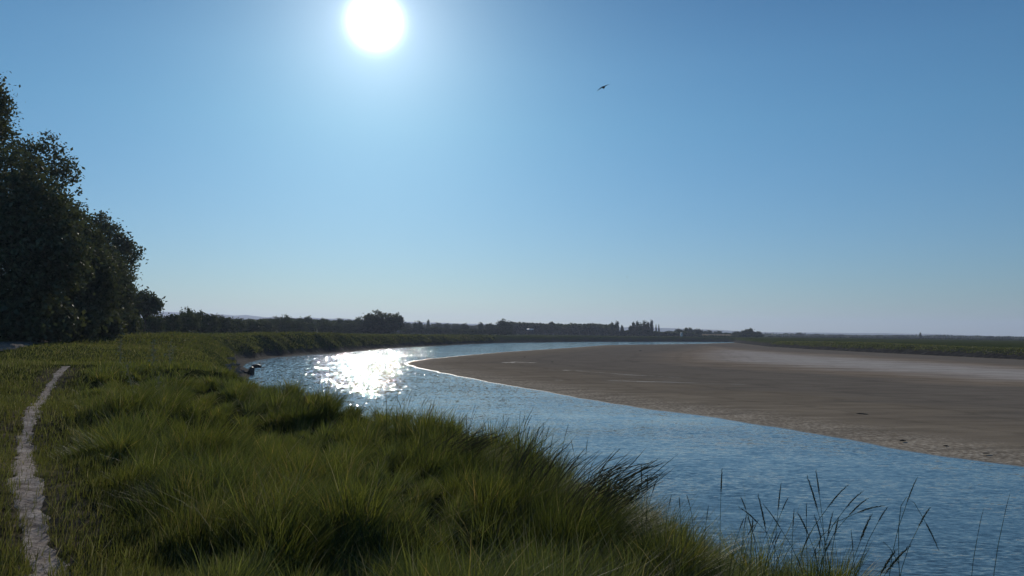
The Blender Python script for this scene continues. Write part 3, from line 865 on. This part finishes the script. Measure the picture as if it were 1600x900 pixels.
# pale sloping fields
def field_patch(name, px0, px1, Y0, Y1, z1, label, col):
    nx, ny = 30, 12; V = []
    for j in range(ny):
        v = j / (ny - 1); Y = Y0 + (Y1 - Y0) * v
        for k in range(nx):
            px = px0 + (px1 - px0) * k / (nx - 1); X = at(px, 520, Y)[0]
            base = H(X, Y, False) - .15
            V.append((X, Y, base + (z1 - base) * sstep(0, 1, v) * float(sstep(0, .15, k / (nx - 1)) * (1 - sstep(.85, 1, k / (nx - 1))))))
    q = [(j * nx + k, j * nx + k + 1, (j + 1) * nx + k + 1, (j + 1) * nx + k) for j in range(ny - 1) for k in range(nx - 1)]
    o = obj(name, mesh_np(name, V, q, smooth=True), simple(name + '_soil', col, .9, .1, .2)); tag(o, label, None, None, 'structure')
field_patch('stubble_field', 1075, 1165, 610, 700, 4.6, 'pale stubble field glimpsed between dark far trees', (.24, .19, .12))

# hills
def hills():
    pxs = np.linspace(-500, 2100, 160)
    prof = np.interp(pxs, [-500, 150, 270, 420, 700, 1040, 1200, 1330, 1450, 1600, 2100], [70, 110, 118, 95, 62, 44, 24, 22, 24, 10, 6])
    prof = prof * (1 + .12 * (fbm(pxs / 60, pxs * 0, 3, 99) - .5) * 2)
    vs = np.linspace(0, 1, 14); V = []
    for v in vs:
        Y = 4300 + 2200 * v
        for px, h in zip(pxs, prof):
            V.append((at(px, 500, Y)[0], Y, 1.5 + h * (Y / 5000) * math.sin(math.pi * v) ** 1.2 * (1 + .15 * (float(fbm(np.array([px / 25.]), np.array([v * 7]), 2, 98)[0]) - .5))))
    n = len(pxs)
    q = [(j * n + k, j * n + k + 1, (j + 1) * n + k + 1, (j + 1) * n + k) for j in range(13) for k in range(n - 1)]
    o = obj('hills', mesh_np('hills', V, q, smooth=True), simple('hill_woods', (.06, .075, .035), .9, .01, .4))
    tag(o, 'low pale blue hills far off on the skyline', None, None, 'structure')
hills()

# ------------------------------------------------------------------ stalks with seed heads against the water
CREST = ([380, 440, 600, 750, 830, 1000, 1150, 1250, 1350, 1450, 1600], [19, 17.0, 12.6, 9.4, 8.2, 6.2, 5.2, 4.8, 4.4, 4.1, 3.9])
def stalk(tip, hb, label, rad=.005, group='tall seeding grass stalks on the bank edge', drop=None, Y=None, dry=False, leaf=True):
    Y = Y or float(np.interp(hb[0], *CREST)) * (1 + .05 * rng.normal())
    pt = at(*tip, Y * (1 + .01 * rng.normal())); ph = at(*hb, Y)
    dv = ph - pt; L = np.linalg.norm(dv)
    rx = ph[0] + dv[0] / L * .12 * .6; ry = Y + rng.normal(0, .06)
    rz = H(rx, ry)
    if rz < .6: rz = .6
    root = np.array([rx, ry, rz])
    e = empty('grass_stalk', tuple(root))
    tag(e, label, 'grass stalk', group)
    c1 = ph + dv / L * max(.12, (ph[2] - rz) * .45)
    ts = np.linspace(0, 1, 9)[:, None]
    pts = (1 - ts) ** 2 * root + 2 * ts * (1 - ts) * c1 + ts ** 2 * ph - root
    b = Bag(); b.add(*tube(pts, np.linspace(.0022, .0015, 9) * (Y / 5) ** .4, 5))
    obj('stem', b.mesh('stem', True), STRAW if dry else STEM, e)
    # seed head: a thin spindle thick with small overlapping spikelets
    b = Bag(); s = np.linspace(0, 1, 7)
    bow = np.array([0, 0, 1.0]) * L * .05
    axis = np.array([ph + (pt - ph) * t + bow * math.sin(math.pi * t) for t in s]) - root
    b.add(*tube(axis, rad * .55 * np.array([.35, .8, 1, 1, .85, .6, .15]), 6))
    d = (pt - ph) / L; a = np.cross(d, [0, 1, 0]); a /= np.linalg.norm(a); c = np.cross(d, a)
    ns = 34
    for i in range(ns):
        t = (i + .5) / ns; p = ph + (pt - ph) * t + bow * math.sin(math.pi * t) - root
        th = 2.4 * i; o = a * math.cos(th) + c * math.sin(th); q = np.cross(d, o)
        l = L * .09 + .006; w = rad * .5 * (1.1 - .6 * t)
        tipp = p + d * l + o * rad * (1.35 - .8 * t)
        mid = p + d * l * .5 + o * rad * .9
        b.add([p, mid + q * w, tipp, mid - q * w], [(0, 1, 2, 3)])
    obj('seed_head', b.mesh('seed_head'), STRAW if dry else SEED, e)
    if leaf:
        for sgn in (-1, 1):
            b = Bag()
            i0 = 2 + (sgn > 0); p0 = pts[i0]; ll = .18 + .15 * rng.random(); az = rng.random() * 6.28
            o = np.array([math.cos(az), math.sin(az), 0]); q = np.array([-o[1], o[0], 0]) * .003
            V = []
            for t in (0, .4, .75):
                pp = p0 + o * ll * t * .6 + np.array([0, 0, ll * (t - .55 * t * t)])
                V += [pp - q * (1 - .5 * t), pp + q * (1 - .5 * t)]
            V.append(p0 + o * ll * .6 + np.array([0, 0, ll * .42]))
            b.add(V, [(0, 1, 3, 2), (2, 3, 5, 4)], [(4, 5, 6)])
            obj('leaf', b.mesh('leaf'), STEM, e)
    return e

ST = [
 ((1128, 735), (1126.6, 771), 'straight stalk with a thick dark upright head, alone between the tussock and the stalk clump', .0075),
 ((1158, 778), (1166, 798), 'short stalk crossing above a lower one at the near side of the stalk clump', .005),
 ((1156, 794), (1186, 819), 'stalk leaning far over towards the meadow at the clump start', .006),
 ((1169, 810), (1175.6, 829), 'smallest low stalk at the clump start', .005),
 ((1185, 776), (1197, 830), 'long thick-headed stalk tilted towards the meadow, early in the clump', .0075),
 ((1220, 758), (1215.6, 799), 'tall upright stalk with a side spray in the middle of the clump', .006),
 ((1194, 790), (1221, 828), 'stalk bowed between the thick-headed one and the upright one', .0045),
 ((1231, 779), (1221.6, 799), 'short thin stalk leaning off the tall upright one', .004),
 ((1240.6, 798), (1239, 824), 'short upright stalk past the tall upright one', .005),
 ((1260, 788), (1260, 811), 'tiny upright stalk under the long tilted head', .004),
 ((1262, 747), (1278, 799), 'long dark tilted head, crossing the highest stalk of the clump', .0075),
 ((1275, 737), (1280.6, 775), 'highest stalk of the clump with a narrow upright head', .006),
 ((1323, 760), (1292, 795), 'first long stalk arching towards the sandbank', .0055),
 ((1347, 769), (1320, 796), 'second stalk arching towards the sandbank, a little lower', .0055),
 ((1355, 780), (1326, 806), 'third arching stalk with a pale curved head', .006),
 ((1379, 791), (1338, 802), 'drooping stalk bent almost level over the water', .006),
 ((1386, 794), (1372, 816), 'short slanting stalk past the level drooping one', .005),
 ((1247, 803), (1264, 838), 'thick hooked stalk low in front of the clump', .007),
 ((1273, 807), (1283, 842), 'low stalk tilted towards the meadow under the crossing pair', .006),
 ((1301, 802), (1293, 840), 'low upright green stalk in the clump centre', .006),
 ((1310, 810), (1304, 838), 'low slanting green stalk beside the clump centre', .006),
 ((1361, 806), (1344, 846), 'fat pale seed head slanting over the water past the clump', .009),
 ((1330, 830), (1333, 862), 'small thin stalk below the fat pale head', .004),
 ((1400, 860), (1376, 898), 'large near seed head slanting at the bottom edge', .009),
 ((1420, 855), (1384, 896), 'larger near head leaning furthest at the bottom edge', .009),
 ((1432.5, 748), (1417, 786), 'lone slender stalk curving high over the open water', .0045),
 ((1453, 794), (1435, 824), 'green slanting head low over the open water', .006),
 ((1466, 858), (1446, 816), 'broken stalk with its head hanging down', .005),
 ((1578, 772), (1568, 812), 'faint thin stalk furthest along the bank over open water', .002),
 ((1537, 795), (1527, 840), 'faint thin stalk, second from the far end over open water', .002),
 ((1002, 727), (1002.6, 757), 'upright dark stalk just past the windswept tussock', .0065),
 ((1012, 743), (1011, 767), 'dark stalk in the middle of three past the windswept tussock', .007),
 ((1027, 748), (1019, 771), 'slanting stalk of the three past the windswept tussock', .006),
 ((957, 750), (988, 778), 'stalk bent over towards the tussock with a drooping dark head', .0065),
 ((833, 638), (820, 664), 'highest slanting stalk of the feathery group before the tussock', .005),
 ((831, 650), (823, 666), 'second slanting stalk close under the highest of the feathery group', .005),
 ((813, 643), (812, 657), 'upright thin stalk on the meadow side of the feathery group', .0045),
 ((820, 650), (817, 662), 'short stalk inside the feathery group', .0045),
 ((787, 648), (786, 662), 'lone thin upright stalk before the feathery group', .0045),
 ((858, 668), (853, 685), 'outermost stalk of the feathery group towards the sandbank', .005),
 ((852, 668), (841, 685), 'long leaning stalk in the outer feathery group', .005),
 ((843, 668), (838, 685), 'leaning stalk next to the thick feathery one', .005),
 ((827.5, 667), (823, 687), 'thick dark lower head in the feathery group', .008),
 ((600, 600), (602, 618), 'stalk standing inside the sun glitter, highest there', .0065),
 ((604, 618), (604, 635), 'shorter stalk directly below the highest in the sun glitter', .0055),
 ((619, 621), (627.5, 640), 'stalk tilted towards the meadow at the edge of the sun glitter', .0075),
 ((643.5, 610), (636, 627), 'tallest of three parallel slanting stalks by the sun glitter', .006),
 ((644, 616), (638, 635), 'second of three parallel slanting stalks by the sun glitter', .006),
 ((639, 612), (628, 630), 'curved thin one of the three parallel stalks by the sun glitter', .005),
 ((666, 621), (659, 635), 'steeper of a forked pair of stalks', .006),
 ((672, 621), (664, 632), 'flatter of a forked pair of stalks', .005),
 ((674, 633), (667, 648), 'inner of two short parallel stalks after the forked pair', .005),
 ((678, 633), (672, 648), 'outer of two short parallel stalks after the forked pair', .005),
 ((743, 633), (738, 648), 'zigzag stalk with a slanting tip before the lone thin one', .005),
 ((765, 653), (752, 669), 'long straight slanting stalk just before the lone thin one', .005),
 ((729, 650), (729, 668), 'thick upright stalk near the zigzag one', .006),
 ((700, 640), (690, 652), 'bent stalk low over the grass after the parallel pair', .005),
 ((714, 651), (706, 662), 'short slanting stalk low over the grass before the thick upright one', .005),
]
for tip, hb, lab, rd in ST:
    stalk(tip, hb, lab, rd * .82)
# a looser crowd of fine stalks nobody could tell apart
for i in range(46):
    px = 440 + 860 * rng.random(); Yc = float(np.interp(px, *CREST))
    top = float(np.interp(px, [380, 440, 600, 750, 850, 930, 1000, 1100, 1200, 1350], [600, 606, 630, 672, 690, 705, 770, 815, 845, 880])) - 6 - 26 * rng.random()
    dx = rng.normal(6, 9)
    stalk((px + dx, top), (px + dx * .3, top + 14 + 10 * rng.random()), 'fine short grass stalk mixed into the grass along the bank edge', .0035, 'fine stalks mixed into the bank edge grass', leaf=False)

# windswept tussocks
def tussock(px, py, Y, n, L, spread, wind, label, seed, dry=.12, wide=1.0):
    g = np.random.default_rng(seed)
    c = at(px, py, Y); z0 = H(c[0], Y)
    e = empty('grass_tussock', (c[0], Y, z0)); tag(e, label, 'tussock', 'large grass tussocks on the bank')
    global rng
    x = g.normal(0, spread, n); y = g.normal(0, spread, n)
    gz = height(x + c[0], y + Y)[0] - z0
    Ls = L * (.5 + .6 * g.random(n)) * np.exp(-(x ** 2 + y ** 2) / (6 * spread ** 2))
    tint = grass_tint(x + c[0], y + Y, n, np.zeros(n)) * .9
    V, q, t, cc = blades(x, y, gz, Ls, np.full(n, max(.005, Y / 768 * .6)) * wide, np.arctan2(y, x + 1e-6) + g.normal(0, .4, n), np.abs(g.normal(.25, .15, n)), np.abs(g.normal(.35, .2, n)).clip(0, .9), tint, 3, wind)
    me = mesh_np('blades', V, q, t); attr_col(me, 'tint', cc); me.materials.append(GRASS)
    obj('blades', me, None, e)
    m = int(n * dry * .2)
    b = Bag()
    for i in range(m):
        x0, y0 = g.normal(0, spread * .7, 2); l = L * (.9 + .5 * g.random()); w = wind * 1.55 * (.6 + .7 * g.random())
        gz0 = H(x0 + c[0], y0 + Y) - z0
        pts = [np.array([x0 + l * w * tt ** 2.2 + g.normal(0, .004), y0 + .1 * l * g.normal() * tt, gz0 + l * (tt - .28 * w * tt ** 2.5)]) for tt in np.linspace(0, 1, 8)]
        rr = [.0014, .0014, .0013, .0012, .0014, .0032, .0034, .0008]
        b.add(*tube(pts, np.array(rr) * (Y / 6) ** .6, 4))
    if m: obj('seed_sprays', b.mesh('seed_sprays'), SEED, e)
    return e
tussock(905, 790, 7.0, 3200, .82, .25, .36, 'windswept tussock arching over the water, seed sprays all blown towards the sandbank', 201, .14)
tussock(820, 740, 8.3, 2200, .72, .26, .24, 'shaggy tussock under the feathery stalks', 202, .12)
tussock(470, 640, 15.6, 2200, .5, .42, .12, 'rounded dark tussock standing up against the first stretch of water', 203, .05)
tussock(705, 700, 10.2, 1700, .55, .3, .45, 'ragged tussock with bent stems beyond the sun glitter', 204, .18)
tussock(190, 690, 9.6, 1700, .5, .28, -.1, 'dark shadowed tussock standing beside the path bend', 205, .0)
tussock(320, 745, 7.2, 2600, .55, .33, .05, 'big dark shadowed tussock in the middle of the bank', 206, .0)

# dry weeds
def dry_weed(px, top, base, Y, label, seed, lean=.0):
    g = np.random.default_rng(seed)
    X = at(px, base, Y)[0]; z = H(X, Y); h = max(at(px, top, Y)[2] - z, .4)
    e = empty('dry_weed', (X, Y, z)); tag(e, label, 'dry weed', 'pale dried weed stems in the meadow')
    b = Bag(); pts = [np.array([lean * h * t + g.normal(0, .02), g.normal(0, .02), h * t]) for t in np.linspace(0, 1, 6)]
    b.add(*tube(pts, np.linspace(.012, .005, 6) * Y / 18, 5))
    for i in range(5):
        t = .4 + .55 * i / 5; p = np.array(pts[int(t * 5)]); az = g.random() * 6.28; l = h * .25 * (1.1 - t)
        b.add(*tube([p, p + np.array([math.cos(az) * l * .5, math.sin(az) * l * .5, l])], [.006 * Y / 18, .003 * Y / 18], 4))
    obj('stem', b.mesh('stem'), STRAW, e)
    n = 60; P = np.array([pts[int(g.integers(2, 6))] for _ in range(n)]) + g.normal(0, .05, (n, 3)) * Y / 18
    V, q = leaf_quads(P, np.full(n, .035 * Y / 18), g=g)
    tag(obj('seed_clusters', mesh_np('seed_clusters', V, q), STRAW, e), kind='stuff')
dry_weed(188, 533, 552, 30, 'pale dried stem nearest the dirt track', 1)
dry_weed(239, 539, 556, 27, 'pale dried upright stem in the middle of three', 2)
dry_weed(266, 536, 558, 27, 'pale dried stem with fluffy knots, closest of the three to the river', 3)
dry_weed(218, 572, 600, 17.5, 'bleached leaning weed with forked stems low in the grass', 4, -.35)
dry_weed(246, 590, 604, 16.5, 'short bleached weed head beside the leaning one', 5)

# ------------------------------------------------------------------ small things
def lump(name, size, seed, m, loc, rz=0, flat=1.0, parent=None):
    bm = bmesh.new(); bmesh.ops.create_icosphere(bm, subdivisions=3, radius=1)
    g = np.random.default_rng(seed); k = g.normal(size=(5, 3)) * 1.6; ph = g.random(5) * 6
    for v in bm.verts:
        p = np.array(v.co); s = 1 + .16 * sum(math.sin(float(k[i] @ p) + ph[i]) for i in range(5)) * .8
        if p[2] < -.3: p[2] = -.3
        v.co = Vector(p * s * np.array(size))
    me = bpy.data.meshes.new(name); bm.to_mesh(me); bm.free()
    for p in me.polygons: p.use_smooth = seed % 2 == 0
    o = obj(name, me, m, parent, loc); o.rotation_euler = (0, 0, rz); return o

for i, (px, py, s, lab) in enumerate([
   (1346, 644, (.55, .22, .1), 'dark clod pair lying alone on the smooth sand'), (1352, 644.5, (.35, .16, .08), 'smaller dark clod touching the clod on the smooth sand'),
   (1410, 681, (.35, .16, .08), 'small dark clod nearer the water edge of the sandbank'), (1477, 689, (.25, .12, .06), 'tiny dark clod past the one near the water edge'),
   (1000, 549, (.9, .5, .25), 'dark speck-like clod out on the far sand'), (863, 566, (.5, .3, .15), 'dark clod beside the wet streak on the sand'),
   (1540, 700, (.3, .14, .05), 'flat dark scrap on the sand nearest the photo edge'), (820, 558, (.5, .3, .12), 'dark clod near the sandbank tip')]):
    w = on_plane(px, py, .3); sd = float(sand_sd(np.array([w[0]]), np.array([w[1]]))[0])
    z = .105 + .36 * (1 - math.exp(-max(sd - 1, 0) / 18)) if sd > 1 else .05
    tag(lump('mud_clod', tuple(q * .42 for q in s), 40 + i, CLOD, (w[0], w[1], z), rng.random() * .6), lab, 'clod', 'dark clods on the sandbank')

# mud slabs and stake at the bend
stone_spots = []
for i in range(40):
    py = 577 + 22 * rng.random(); px = 352 + 34 * rng.random() * (1 - .3 * abs(py - 588) / 12)
    w = on_plane(px, py, .25); zc = H(w[0], w[1])
    o = lump('bank_stone', (.14 + .3 * rng.random(), .12 + .22 * rng.random(), .06 + .12 * rng.random()), 70 + i, STONE, (w[0], w[1], max(zc, 0) + .02), rng.random() * 6)
    tag(o, 'rough grey-brown stone heaped on the shore below the grass bend', 'stone', 'stones heaped on the shore at the bend')
w = on_plane(392, 583, .1)
e = empty('driftwood_stump', (w[0], w[1], max(H(w[0], w[1]), 0) - .05)); tag(e, 'dark driftwood stump standing up from the stones at the water edge', 'driftwood')
b = Bag(); b.add(*tube([(0, 0, -.2), (.03, 0, .3), (.1, .02, .6), (.14, .02, .72)], [.36, .3, .25, .12], 9)); obj('stump', b.mesh('stump', True), WOOD, e)
b = Bag(); b.add(*tube([(-.1, 0, .12), (-.6, .2, .15), (-1.1, .3, .0)], [.2, .15, .05], 7)); obj('root', b.mesh('root', True), WOOD, e)
w = on_plane(400, 574, 0)
tag(lump('floating_log', (.75, .3, .25), 90, WOOD, (w[0], w[1], .02)), 'dark low lump lying in the water just off the stump', 'driftwood')

# white vehicle at the field edge
def car(px, Y, label):
    X = at(px, 518, Y)[0]; z = H(X, Y)
    e = empty('white_vehicle', (X, Y, z), R(12)); tag(e, label, 'vehicle')
    b = Bag()
    prof = [(-.86, .35), (-.9, .75), (-.84, .95), (-.68, 1.42), (.68, 1.42), (.84, .95), (.9, .75), (.86, .35)]
    n = len(prof); V = []
    for (y, sc, top) in ((-2.1, .93, .8), (-1.95, 1, .86), (-.9, 1, 1.0), (-.5, 1, 1.5), (1.2, 1, 1.5), (1.9, .97, 1.02), (2.1, .93, .85)):
        for x, zz in prof: V.append((x * sc, y, min(zz, top)))
    Q = [(j * n + k, j * n + (k + 1) % n, (j + 1) * n + (k + 1) % n, (j + 1) * n + k) for j in range(6) for k in range(n)]
    bm = bmesh.new(); vs = [bm.verts.new(v) for v in V]
    for f in Q: bm.faces.new([vs[k] for k in f])
    bm.faces.new(vs[:n]); bm.faces.new(vs[-n:][::-1]); bmesh.ops.recalc_face_normals(bm, faces=bm.faces[:])
    me = bpy.data.meshes.new('body'); bm.to_mesh(me); bm.free(); obj('body', me, WHITEP, e)
    b = Bag(); b.add([(-.74, -.87, 1.02), (.74, -.87, 1.02), (.62, -.56, 1.38), (-.62, -.56, 1.38), (-.74, -.83, 1.02), (.74, -.83, 1.02), (.62, -.5, 1.38), (-.62, -.5, 1.38)], [(0, 1, 2, 3), (7, 6, 5, 4)]); obj('windscreen', b.mesh('windscreen'), GLASSD, e)
    for x in (-.8, .8):
        for y in (-1.35, 1.3):
            b = Bag(); b.add(*tube([(x - .1, y, .33), (x + .1, y, .33)], [.33, .33], 14)); obj('wheel', b.mesh('wheel', True), RUBBER, e)
car(521, 318, 'tiny white vehicle parked at the far edge of the meadow below the hedgerow')

def barn(px, top, hw, Y, label, name, hgt, wallm, roofm):
    X = at(px, top, Y)[0]; zt = at(px, top, Y)[2]; z = zt - hgt; w = hw / FPX * Y
    e = empty(name, (X, Y, z)); tag(e, label, 'building')
    b = Bag(); b.box(-w, w, -w * .6, w * .6, -1.5, hgt * .55); obj('wall', b.mesh('wall'), wallm, e)
    b = Bag(); b.add([(-w * 1.06, -w * .68, hgt * .53), (w * 1.06, -w * .68, hgt * .53), (w * 1.06, 0, hgt), (-w * 1.06, 0, hgt), (-w * 1.06, w * .68, hgt * .53), (w * 1.06, w * .68, hgt * .53)], [(0, 1, 2, 3), (3, 2, 5, 4), (0, 4, 5, 1)], [(1, 5, 2), (0, 3, 4)]); obj('roof', b.mesh('roof'), roofm, e)
    b = Bag(); b.box(-w * .25, w * .1, -w * .6 - .06, -w * .6 + .02, -.3, hgt * .4); obj('door', b.mesh('door'), GLASSD, e)
barn(828, 513.5, 5.5, 568, 'pale-roofed farm shed in front of the flat wood', 'farm_shed', 2.0, BARK, ROOFW)
barn(1064.5, 519.3, 1.6, 570, 'tiny white shed below the trees past the poplars', 'white_shed', 1.9, WHITEP, ROOFW)

# ------------------------------------------------------------------ bird
def bird(px, py, Y, span, label, roll):
    c = at(px, py, Y)
    # body: rings along y (head towards -x side away from camera), with wings and tail in the same mesh
    b = Bag()
    b.add(*tube([(0, -.16, .0), (0, -.12, .005), (0, -.07, .0), (0, 0, -.01), (0, .08, -.005), (0, .15, 0), (0, .26, .005)], np.array([.006, .03, .04, .055, .045, .025, .012]) * 1.5, 10))
    b.add([(-.03, .13, .0), (.03, .13, .0), (.055, .3, .0), (-.055, .3, .0), (-.03, .13, .008), (.03, .13, .008), (.05, .29, .006), (-.05, .29, .006)], [(3, 2, 1, 0), (4, 5, 6, 7), (0, 1, 5, 4), (1, 2, 6, 5), (2, 3, 7, 6), (3, 0, 4, 7)])
    for s in (-1, 1):
        h = span / 2; st = [(.02, -.08, .1, .0), (.35, -.12, .09, .035 if s > 0 else .05), (.6, -.1, .06, .03 if s > 0 else .02), (.85, -.04, .06, .0), (1, .04, .07, -.03)]
        V = []
        for (u, y0, y1, z) in st:
            V += [(s * h * u, y0, z + .008), (s * h * u, y1, z), (s * h * u, (y0 + y1) / 2, z - .012), (s * h * u, y0, z - .006)]
        Q = [(j * 4 + k, j * 4 + (k + 1) % 4, j * 4 + 4 + (k + 1) % 4, j * 4 + 4 + k) for j in range(4) for k in range(4)] + [(0, 1, 2, 3), (16, 17, 18, 19)]
        b.add(V, Q)
    o = obj('bird', b.mesh('bird', False), FEATHER, None, tuple(c))
    o.rotation_euler = (R(22), roll, R(8))
    tag(o, label, 'bird')
bird(943, 136.3, 46, .86, 'dark bird gliding across the clear sky with wings spread aslant', R(-29))
bird(980, 433, 300, .9, 'tiny speck of a second bird far off low in the sky', R(10))

# ------------------------------------------------------------------ air
def haze(density):
    m, nt, out = mat('summer_haze')
    v = node(nt, 'ShaderNodeVolumePrincipled', Density=density, Anisotropy=.3)
    v.inputs['Color'].default_value = (.64, .74, 1.0, 1)
    nt.links.new(v.outputs[0], out.inputs['Volume'])
    b = Bag(); b.box(-5200, 5200, -60, 7200, -3, 150)
    o = obj('haze', b.mesh('haze'), m); tag(o, 'thin blue summer haze over the whole river plain', 'haze', None, 'stuff'); return o
HAZE = True
if HAZE: haze(.00016)

# ------------------------------------------------------------------ light and sky
sd_ = ray(586, 34); sd_ = sd_ / np.linalg.norm(sd_)
elev = math.asin(sd_[2]); az = math.atan2(sd_[0], sd_[1])   # azimuth from +Y towards +X
sun_d = bpy.data.lights.new('sun', 'SUN'); sun_d.energy = 3.6; sun_d.angle = R(.53); sun_d.color = (1, .94, .84)
sun = bpy.data.objects.new('sun', sun_d); COL.objects.link(sun)
sun.rotation_euler = Vector(sd_).to_track_quat('Z', 'Y').to_euler()
sun.location = (0, 0, 60)

world = bpy.data.worlds.new('World'); scene.world = world; world.use_nodes = True
nt = world.node_tree; nt.nodes.clear()
out = nt.nodes.new('ShaderNodeOutputWorld'); bg = nt.nodes.new('ShaderNodeBackground')
sky = nt.nodes.new('ShaderNodeTexSky'); sky.sky_type = 'NISHITA'; sky.sun_disc = False
sky.sun_elevation = elev; sky.sun_rotation = az
sky.altitude = 0; sky.air_density = 1.15; sky.dust_density = .25; sky.ozone_density = 2.0
bg.inputs['Strength'].default_value = .070
tcs = nt.nodes.new('ShaderNodeTexCoord'); sx_ = nt.nodes.new('ShaderNodeSeparateXYZ'); nt.links.new(tcs.outputs['Generated'], sx_.inputs[0])
tint = ramp(nt, sx_.outputs['Z'], [(0.0, (.40, .60, .93)), (.10, (.41, .675, .98)), (.26, (.415, .785, 1.02)), (.33, (.405, .775, 1.01)), (.43, (.32, .65, .90))])
mt = nt.nodes.new('ShaderNodeMix'); mt.data_type = 'RGBA'; mt.blend_type = 'MULTIPLY'; mt.inputs['Factor'].default_value = 1.0
nt.links.new(sky.outputs[0], mt.inputs[6]); nt.links.new(tint, mt.inputs[7]); nt.links.new(mt.outputs[2], bg.inputs['Color'])
# the sun's own blaze and the bright ring of air round it, fixed to the sun's direction
tc = nt.nodes.new('ShaderNodeTexCoord')
dt = nt.nodes.new('ShaderNodeVectorMath'); dt.operation = 'DOT_PRODUCT'
nt.links.new(tc.outputs['Generated'], dt.inputs[0]); dt.inputs[1].default_value = tuple(sd_)
ang = math_(nt, 'MULTIPLY', math_(nt, 'ARCCOSINE', math_(nt, 'MINIMUM', dt.outputs['Value'], .9999999)), 180 / math.pi)
core = math_(nt, 'MULTIPLY', math_(nt, 'POWER', 2.718, math_(nt, 'MULTIPLY', math_(nt, 'POWER', math_(nt, 'DIVIDE', ang, .98), 1.7), -1.0)), 11.0)
halo = math_(nt, 'MULTIPLY', math_(nt, 'POWER', 2.718, math_(nt, 'DIVIDE', ang, -3.6)), .80)
bg2 = nt.nodes.new('ShaderNodeBackground'); bg2.inputs['Color'].default_value = (.93, .97, 1.0, 1)
nt.links.new(math_(nt, 'ADD', core, halo), bg2.inputs['Strength'])
ad = nt.nodes.new('ShaderNodeAddShader'); nt.links.new(bg.outputs[0], ad.inputs[0]); nt.links.new(bg2.outputs[0], ad.inputs[1])
nt.links.new(ad.outputs[0], out.inputs[0])

# ------------------------------------------------------------------ render settings
scene.view_settings.view_transform = 'Standard'
scene.view_settings.look = 'None'
scene.view_settings.exposure = 0.0
scene.view_settings.gamma = 1.0
scene.view_settings.use_curve_mapping = False
scene.render.engine = 'CYCLES'
cy = scene.cycles
cy.use_denoising = True
cy.max_bounces = 5; cy.diffuse_bounces = 2; cy.glossy_bounces = 2; cy.transmission_bounces = 3; cy.volume_bounces = 0; cy.transparent_max_bounces = 4
cy.sample_clamp_indirect = 4.0
cy.caustics_reflective = False; cy.caustics_refractive = False
